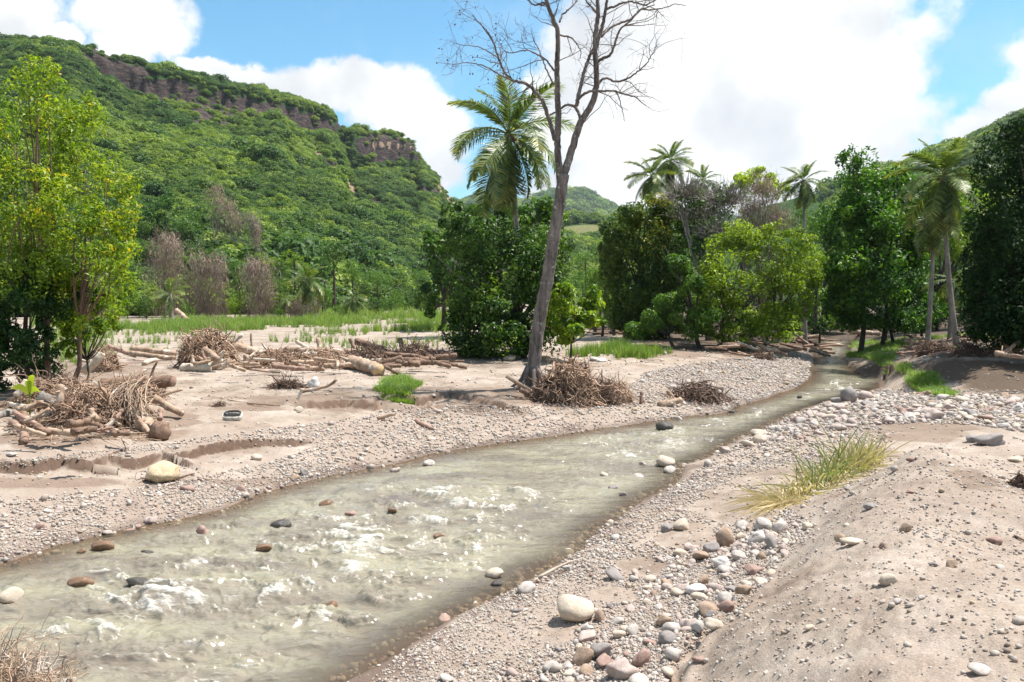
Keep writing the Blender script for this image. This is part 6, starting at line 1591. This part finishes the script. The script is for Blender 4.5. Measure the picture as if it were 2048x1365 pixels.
# ------------------------------------------------------------- stones
def stonemat(name, c1, c2, inst=False, rough=.75):
    m, t, bs, o = newmat(name)
    tcx = t.new('ShaderNodeTexCoord')
    n1 = t.noise(tcx.outputs['Object'], 1.6, 5, .6); n2 = t.noise(tcx.outputs['Object'], 9, 5, .7); n4 = t.noise(tcx.outputs['Object'], 30, 2, .7)
    if inst:
        sh = t.attr('shade', 'INSTANCER')
        base = t.ramp(sh, [(0, (.13, .105, .09)), (.14, (.25, .20, .17)), (.3, (.36, .30, .26)), (.5, (.44, .38, .33)), (.68, (.52, .465, .41)), (.8, (.36, .335, .315)), (.9, (.35, .235, .19)), (.96, (.44, .35, .24)), (1, (.62, .565, .50))])
        c1_ = t.mix(1.0, base, (.74, .73, .73), 'MULTIPLY'); c2_ = t.mix(1.0, base, (1.18, 1.17, 1.15), 'MULTIPLY')
    else: c1_, c2_ = c1, c2
    col = t.mix(t.sstep(t.math('ADD', t.math('MULTIPLY', n1, .6), t.math('MULTIPLY', n2, .4)), .35, .65), c1_, c2_)
    col = t.mix(t.sstep(n4, .56, .68), col, t.mix(1.0, col, (.62, .6, .6), 'MULTIPLY'))
    t.link(col, bs.inputs['Base Color']); bs.inputs['Roughness'].default_value = rough; bs.inputs['Specular IOR Level'].default_value = .3
    t.link(t.bump(t.math('ADD', n2, t.math('MULTIPLY', n4, .4)), .35, .06), bs.inputs['Normal'])
    return m
SM = {'pale grey': stonemat('pale_grey_stone', (.36, .315, .28), (.52, .465, .42)), 'cream': stonemat('cream_stone', (.44, .355, .27), (.60, .50, .40)), 'grey': stonemat('grey_stone', (.20, .175, .16), (.33, .29, .27)),
      'rust red': stonemat('rust_red_stone', (.26, .165, .135), (.39, .265, .215)), 'dark': stonemat('dark_wet_stone', (.045, .04, .036), (.11, .095, .08), rough=.3), 'brown': stonemat('brown_stone', (.26, .175, .12), (.42, .31, .23)),
      'pinkish': stonemat('pinkish_stone', (.34, .26, .225), (.49, .395, .35)), 'wet brown': stonemat('wet_brown_stone', (.14, .08, .05), (.27, .165, .10), rough=.25), 'white': stonemat('white_stone', (.52, .47, .43), (.68, .63, .585))}
SM_i = stonemat('river_gravel', None, None, True)
def ico(sub):
    import bmesh
    bm = bmesh.new(); bmesh.ops.create_icosphere(bm, subdivisions=sub, radius=1)
    V = np.array([v.co[:] for v in bm.verts]); F = np.array([[v.index for v in f.verts] for f in bm.faces]); bm.free(); return V, F
IC2 = ico(2); IC3 = ico(3); IC1 = ico(1)
def rock_shape(seed, ic, flat=.62, ang=.0):
    r2 = np.random.default_rng(seed); V = ic[0].copy()
    for k in range(9):
        d = r2.normal(size=3); d /= np.linalg.norm(d); h = r2.uniform(.55, .92)
        q = V @ d; V -= np.maximum(0, q - h)[:, None] * d * (.88 + ang * .12)
    V *= (1 + .16 * np.sin(V @ r2.normal(size=3) * 2.2 + r2.uniform(0, 6)))[:, None]
    V *= np.array([1.0, r2.uniform(.62, .85), flat * r2.uniform(.85, 1.15)]); return V
def rock_mesh(name, seed, mat, ic=IC3, flat=.62, ang=0): return mesh_np(name, rock_shape(seed, ic, flat, ang), None, ic[1], mat, ang < .5)
RM = {c: [rock_mesh('stone', 400 + 17 * i + k, m, IC2 if False else IC3) for k in range(4)] for i, (c, m) in enumerate(SM.items())}
STONES = []
def stone(px, py, wpx, color, label, hf=.62, sink=.25, rz=None, name='stone', cat='stone', ang=None, water=False, lvl=None):
    b = gp(px, py) if not water else P(px, py, lvl if lvl is not None else .0)
    s = np.linalg.norm(b - [0, 0, CAMZ]) / FPX; r = wpx * s / 2
    me = rnd.choice(RM[color]) if ang is None else rock_mesh('stone', rnd.randrange(999), SM[color], IC1, hf, 1)
    o = obj(name, me); o.scale = (r, r, r * hf / .62); zc = r * hf * (1 - 2 * sink)
    o.location = (b[0], b[1] + r * .5, b[2] + zc); o.rotation_euler = (rnd.uniform(-.12, .12), rnd.uniform(-.12, .12), rnd.uniform(-.4, .4) if rz is None else rz)
    STONES.append((o.location[0], o.location[1], r)); return tag(o, label, cat)
for a_ in [
 (1148, 1246, 74, 'cream', 'large smooth cream boulder lying alone on the pebbles of the near bank', .62, .04), (1176, 1262, 24, 'white', 'small white stone touching the front of the large cream boulder'),
 (1052, 1186, 36, 'pale grey', 'flat pale stone at the water edge of the near bank'), (1452, 1096, 46, 'brown', 'square edged brown block at the foot of the mound', .8, .1, 1), (1424, 1106, 32, 'grey', 'rounded grey stone leaning on the square brown block', .8),
 (1364, 1062, 40, 'cream', 'smooth greenish cream stone beside the muddy seep', .7), (1335, 1064, 24, 'grey', 'grey round stone left of the smooth cream stone', .8), (1482, 1120, 34, 'pale grey', 'pale stone right of the rounded grey one'),
 (1448, 1135, 38, 'white', 'whitish stone lying below the square brown block'), (1510, 1150, 34, 'rust red', 'dark red stone wedged in the foot of the mound'), (1562, 1066, 30, 'pale grey', 'pale block on the edge of the mound below the reeds', .9),
 (1815, 1064, 22, 'brown', 'round tan stone resting on the flank of the mound', .9), (1992, 1088, 22, 'rust red', 'reddish stone near the right edge of the mound', .7), (1766, 1098, 16, 'rust red', 'small red stone halfway up the mound', .8),
 (1778, 1172, 30, 'cream', 'round cream stone at the middle of the mound', .9), (1798, 1208, 18, 'pale grey', 'oval pale pebble just below the round cream stone'), (1706, 1092, 46, 'cream', 'flat angular cream slab on the flank of the mound', .4, .2, 1),
 (1743, 1018, 24, 'grey', 'grey flat stone high on the mound', .5), (1698, 982, 16, 'grey', 'small blue grey stone on the crest beside the reeds'), (1990, 893, 50, 'grey', 'dark bluish grey boulder right of the mound peak', .6), (1950, 885, 26, 'grey', 'grey stone beside the dark bluish boulder'),
 (2035, 925, 30, 'cream', 'cream flat stone behind the mound at the right edge', .4), (1845, 1200, 14, 'pale grey', 'single small pale stone right of the mound middle'), (1620, 1262, 20, 'cream', 'yellowish stone on the lower mound'), (1965, 1350, 40, 'pale grey', 'flat pale stone at the bottom right corner', .4),
 (1703, 806, 46, 'grey', 'biggest grey boulder where the shade meets the bar', .8, .2, 1), (1676, 808, 22, 'grey', 'smaller grey boulder left of the biggest one', .8), (1735, 800, 30, 'pinkish', 'tan boulder behind the biggest grey one', .7),
 (1245, 1362, 56, 'pinkish', 'large pinkish cobble at the bottom edge of the picture', .8), (1170, 1330, 44, 'brown', 'brown wedge shaped cobble near the bottom edge', .9), (1205, 1318, 44, 'grey', 'purplish grey wedge shaped cobble leaning on the brown one', .9), (1102, 1345, 36, 'pale grey', 'pale long cobble left of the brown wedge'),
 (1330, 1250, 34, 'brown', 'yellow stained cobble below the mound foot'), (1490, 1190, 30, 'brown', 'orange brown cobble in the stony foot of the mound', .8), (1455, 1210, 34, 'pale grey', 'pale grey upright cobble in the stony foot of the mound', .9), (1395, 1190, 38, 'white', 'white cobble in the middle of the stony foot of the mound'),
 (1302, 1166, 26, 'cream', 'yellow cream flat cobble beside the muddy patch'), (320, 1048, 34, 'grey', 'grey brown boulder on the left shore behind the cream one', .85), (342, 1064, 44, 'cream', 'round cream boulder standing in the edge of the water', .75),
 (153, 1074, 40, 'white', 'bright white pink boulder at the edge of the left shore', .85), (165, 1086, 28, 'pinkish', 'flat pinkish stone in front of the bright white boulder', .5), (318, 998, 24, 'white', 'white stone on the left shingle'), (296, 1000, 22, 'rust red', 'dull red stone on the left shingle next to the white one'),
 (496, 982, 32, 'white', 'white boulder in the row along the left shore', .8), (476, 994, 30, 'rust red', 'red brown stone below the white boulder in the shore row', .8), (515, 984, 20, 'cream', 'cream stone right of the white boulder in the shore row'), (436, 1010, 36, 'pinkish', 'flat pink grey stone at the water edge of the left shore', .5),
 (538, 974, 20, 'white', 'white oval stone in the left shore row'), (588, 978, 16, 'cream', 'small cream stone standing in the shallows by the left shore'), (645, 896, 26, 'grey', 'purplish stone at the top of the left shingle'), (512, 920, 22, 'cream', 'cream stone on the smooth sand shelf'), (372, 984, 24, 'rust red', 'dull red flat stone half buried in the left shingle'),
 (628, 778, 26, 'white', 'white rock standing among dead branches on the shelf', 1.2), (594, 824, 22, 'cream', 'cream stone at the back of the gravel shelf'), (862, 882, 16, 'cream', 'small tan stone on the left shore gravel'), (1020, 722, 26, 'cream', 'pale rock behind the foot of the bare tree', .6), (1205, 724, 22, 'white', 'pale rock beside the clump of bright grass', .6), (1190, 722, 24, 'pale grey', 'grey white rock left of the pale one by the grass', .5),
]:
    px, py, w_, c_, lb = a_[:5]; stone(px, py, w_, c_, lb, *(a_[5:7]), ang=(a_[7] if len(a_) > 7 else None))
for px, py, w_, c_, lb, sink in WROCKS:
    stone(px, py, w_, c_, lb, .62, sink, water=True)

# sampled cobbles and gravel
RB = [(1712, 792), (1600, 825), (1540, 853), (1430, 915), (1350, 975), (1270, 1015), (1195, 1068), (1100, 1145), (1020, 1182), (930, 1230), (800, 1312), (640, 1450), (1330, 1450), (1345, 1340), (1400, 1280), (1480, 1235), (1560, 1130), (1640, 1060), (1560, 1000), (1700, 930), (1790, 880), (1750, 850), (1950, 850), (2250, 900), (2250, 785), (1770, 778)]
RD = [(1230, 1180), (1350, 1090), (1550, 1040), (1620, 1050), (1560, 1140), (1500, 1225), (1400, 1290), (1330, 1450), (1060, 1450), (1160, 1290)]
RF = [(1560, 850), (1640, 812), (1712, 792), (1800, 790), (2250, 800), (2250, 900), (1950, 850), (1850, 848), (1750, 850), (1650, 870), (1480, 900), (1430, 915)]
LSS = [(-100, 1010), (150, 985), (300, 975), (520, 930), (640, 890), (880, 880), (880, 906), (700, 945), (520, 988), (340, 1045), (190, 1075), (0, 1128), (-100, 1160)]
LSB = [(420, 880), (640, 866), (780, 815), (1000, 812), (1290, 806), (1440, 826), (1380, 832), (1200, 857), (1100, 873), (870, 906), (760, 900), (640, 890)]
GB = [(1240, 788), (1290, 745), (1380, 728), (1500, 716), (1620, 697), (1622, 757), (1590, 777), (1480, 812), (1440, 826), (1290, 806)]
SHF = [(-50, 930), (220, 900), (400, 876), (640, 845), (760, 830), (640, 866), (400, 893), (0, 938)]
def dens(px, py, X, Y, mode):
    r = np.zeros(np.shape(px)); ip = lambda q: inpoly(px, py, q)
    big = mode == 'big'
    r = np.where(ip(RB), .16 if big else .55, r); r = np.where(ip(GB), .25 if big else .8, r); r = np.where(ip(LSB), .10 if big else .5, r)
    r = np.where(ip(LSS), .30 if big else .55, r); r = np.where(ip(RD), .9 if big else .9, r); r = np.where(ip(RF), 1.0 if big else .8, r)
    r = np.where(ip(SHF), .02 if big else .5, r)
    md_ = (px > 1340) & (py > 890) & (X < 8) & ~ip(RB) & (Y < 15.5)
    r = np.where(md_, .018 if big else .065, r)
    sp_ = -9.0
    for (a, b_, rx, ry) in ((1480, 1010, 90, 42), (1380, 1072, 75, 26), (1290, 1135, 60, 26), (1225, 1190, 60, 18), (1105, 1270, 40, 16), (1560, 960, 90, 28), (1860, 866, 90, 24)):
        sp_ = np.maximum(sp_, 1 - ((px - a) / rx) ** 2 - ((py - b_) / ry) ** 2)
    r = r * (1 - .93 * ss(sp_ + 1.0 * fbm(X * 1.5, Y * 1.5, 3, 215), 0, .3))
    r = np.where(r == 0, .02 if not big else .004, r)
    return r * np.clip(.85 + 1.1 * fbm(X * .9, Y * .9, 4, 216), .2, 1.4)
def sample(n, xr, yr, mode, szf):
    X = rng.uniform(*xr, n); Y = rng.uniform(*yr, n)
    m = np.abs(X) < (Y + 1.5) * .74; X, Y = X[m], Y[m]
    h, D, MO_, px, py = ground(X, Y, True)
    k = (D > -.08) & (rng.random(len(X)) < dens(px, py, X, Y, mode)); return X[k], Y[k], h[k], px[k], py[k]
X1, Y1, Z1, px1, py1 = sample(120000, (-20, 28), (3.5, 44), 'big', None)
s1 = np.clip(.040 * np.exp(.50 * rng.normal(size=len(X1))), .02, .15)
s1 = np.where(inpoly(px1, py1, RD), s1 * 1.22, s1); reg = np.where(inpoly(px1, py1, RF), 1, 0); s1 = np.where(reg == 1, s1 * 1.45, s1); s1 = np.where(Y1 > 22, s1 * 1.1, s1)
ok = np.ones(len(X1), bool)
for (sx, sy, sr) in STONES: ok &= np.hypot(X1 - sx, Y1 - sy) > sr + s1 * .6
# keep the stones from standing in each other: biggest first on a grid
od = np.argsort(-s1); cell = {}; keepi = []
for i in od:
    if not ok[i]: continue
    gx, gy = int(X1[i] * 5), int(Y1[i] * 5); bad = False
    for dx in (-1, 0, 1):
        for dy in (-1, 0, 1):
            for j in cell.get((gx + dx, gy + dy), ()):
                if math.hypot(X1[i] - X1[j], Y1[i] - Y1[j]) < .78 * (s1[i] + s1[j]): bad = True; break
            if bad: break
        if bad: break
    if not bad: cell.setdefault((gx, gy), []).append(i); keepi.append(i)
keepi = np.array(keepi)
app = s1[keepi] / Y1[keepi]; vis = (px1[keepi] > 0) & (px1[keepi] < 2048) & (py1[keepi] < 1365)
rank = np.argsort(-(app * vis)); ind = keepi[rank[:225]]; rest = keepi[rank[225:]]
WH = [('at the foot of the gravel mound', RD, 'cobbles at the foot of the gravel mound'), ('on the bar behind the mound', RF, 'cobbles on the bar behind the mound'), ('on the pebbly near bank', RB, 'stones on the pebbly near bank'), ('on the left shore', LSS, 'stones on the left shore shingle'), ('on the gravel slope below the bare tree', LSB, 'stones on the gravel slope'), ('on the far gravel bar', GB, 'stones on the far gravel bar')]
cols = ['pale grey', 'pale grey', 'pale grey', 'cream', 'cream', 'grey', 'pinkish', 'pinkish', 'pinkish', 'rust red', 'brown']
for i in ind:
    c_ = rnd.choice(cols); wh, gr_ = 'on the flank of the gravel mound', 'stones on the gravel mound'
    for w_, pg, g_ in WH:
        if inpoly(np.array([px1[i]]), np.array([py1[i]]), pg)[0]: wh, gr_ = w_, g_; break
    else:
        if px1[i] < 1200: wh, gr_ = 'on the open sand of the left bank', 'stones on the open sand'
    o = obj('cobble', rnd.choice(RM[c_])); r = float(s1[i]); k = rnd.uniform(.7, 1.25); o.scale = (r, r, r * k)
    o.location = (X1[i], Y1[i], Z1[i] + r * .62 * k * .45); o.rotation_euler = (rnd.uniform(-.3, .3), rnd.uniform(-.3, .3), rnd.uniform(0, 6.28))
    tag(o, '%s cobble %s' % (c_, wh), 'cobble', '%s %s' % (c_, gr_))
C_st = var_collection('stone_kinds', [mesh_np('stone_kind', rock_shape(900 + i, IC2, .66), None, IC2[1], SM_i, True) for i in range(8)])
C_pb = var_collection('pebble_kinds', [mesh_np('pebble_kind', rock_shape(950 + i, IC1, .66), None, IC1[1], SM_i, True) for i in range(6)])
def shades(n):
    return np.clip(np.where(rng.random(n) < .10, rng.uniform(.87, 1, n), np.where(rng.random(n) < .05, rng.uniform(0, .22, n), rng.normal(.54, .15, n))), 0, 1)
def put_stones(name, X, Y, Z, s, coll, nv, label, sink=.3):
    N = len(X); k = rng.uniform(.7, 1.3, N)
    return scatter(name, np.stack([X, Y, Z + s * .62 * k * (1 - 2 * sink)], -1), np.stack([rng.normal(size=N) * .3, rng.normal(size=N) * .3, rng.uniform(0, 6.28, N)], -1),
                   np.stack([s, s, s * k], -1), shades(N), coll, nv, label)
put_stones('cobbles', X1[rest], Y1[rest], Z1[rest], s1[rest], C_st, 8, 'smaller river cobbles strewn over both banks')
for (n, xr, yr, lo, sg, lb) in ((240000, (-6, 7.5), (4, 10.5), .0125, .42, 'fine pebbles on the near bank and mound'), (230000, (-14, 14), (10.5, 18), .019, .42, 'pebbles and gravel of the banks'), (150000, (-20, 26), (18, 34), .031, .38, 'coarse gravel of the far banks'), (90000, (-4, 28), (34, 50), .042, .35, 'gravel of the farthest bar')):
    X, Y, Z, _a, _b = sample(n, xr, yr, 'small', None)
    put_stones('gravel', X, Y, Z, lo * np.exp(sg * rng.normal(size=len(X))), C_pb, 6, lb, .25)
    print('gravel', len(X))
print('cobbles', len(ind), len(rest))
# stones showing through the shallows
X = rng.uniform(-14, 16, 90000); Y = rng.uniform(6, 28, 90000); h, D, _m, px, py = ground(X, Y, True)
k = (D < 0) & (D > -1.1) & (rng.random(len(X)) < .95 * np.exp(D / .6)); X, Y, h = X[k], Y[k], h[k]
put_stones('shallow_stones', X, Y, h, .032 * np.exp(.45 * rng.normal(size=len(X))), C_st, 8, 'wet stones lying under and just out of the shallow water')

# labels of alike things say which one it is, counted from the left   # ORDINALS
ONES = ['', 'first', 'second', 'third', 'fourth', 'fifth', 'sixth', 'seventh', 'eighth', 'ninth', 'tenth', 'eleventh', 'twelfth', 'thirteenth', 'fourteenth', 'fifteenth', 'sixteenth', 'seventeenth', 'eighteenth', 'nineteenth']
TENS = {20: 'twenty', 30: 'thirty', 40: 'forty', 50: 'fifty', 60: 'sixty', 70: 'seventy'}
def ordinal(n):
    if n < 20: return ONES[n]
    if n % 10 == 0: return TENS[n][:-1] + 'ieth'
    return TENS[n - n % 10] + '-' + ONES[n % 10]
bpy.context.view_layer.update()
fam = {}
for o in COL.objects:
    if o.parent is None and 'label' in o and 'group' in o: fam.setdefault(o['label'], []).append(o)
for lb, os_ in fam.items():
    if len(os_) < 2: continue
    inv = []
    for o in os_:
        p = o.matrix_world.translation; qx, qy = proj(np.array(p.x), np.array(p.y), np.array(p.z)); inv.append((float(qx), o))
    inv.sort(key=lambda v: v[0])
    vis = [v for v in inv if -60 < v[0] < 2110]
    for k, (qx, o) in enumerate(vis): o['label'] = lb + ', ' + ('leftmost of them' if k == 0 else 'rightmost of them' if k == len(vis) - 1 else ordinal(k + 1) + ' from the left')
# thin air: things far off fade a little
hm = bpy.data.materials.new('air'); hm.use_nodes = True; t = NT(hm.node_tree)
for n in list(t.n): t.n.remove(n)
pv = t.new('ShaderNodeVolumePrincipled'); pv.inputs['Color'].default_value = (.80, .90, 1.0, 1); pv.inputs['Density'].default_value = 0.00006; pv.inputs['Anisotropy'].default_value = 0.2
ou = t.new('ShaderNodeOutputMaterial'); t.link(pv.outputs[0], ou.inputs['Volume'])
x0, x1, y0, y1, z0, z1 = -6100, 6100, -400, 9100, -3, 620
V = [(x, y, z) for z in (z0, z1) for y in (y0, y1) for x in (x0, x1)]
me = mesh_np('haze', np.array(V, float), [[0, 2, 3, 1], [4, 5, 7, 6], [0, 1, 5, 4], [2, 6, 7, 3], [0, 4, 6, 2], [1, 3, 7, 5]], None, hm)
tag(obj('haze', me), 'thin blue air over the valley', kind='stuff')
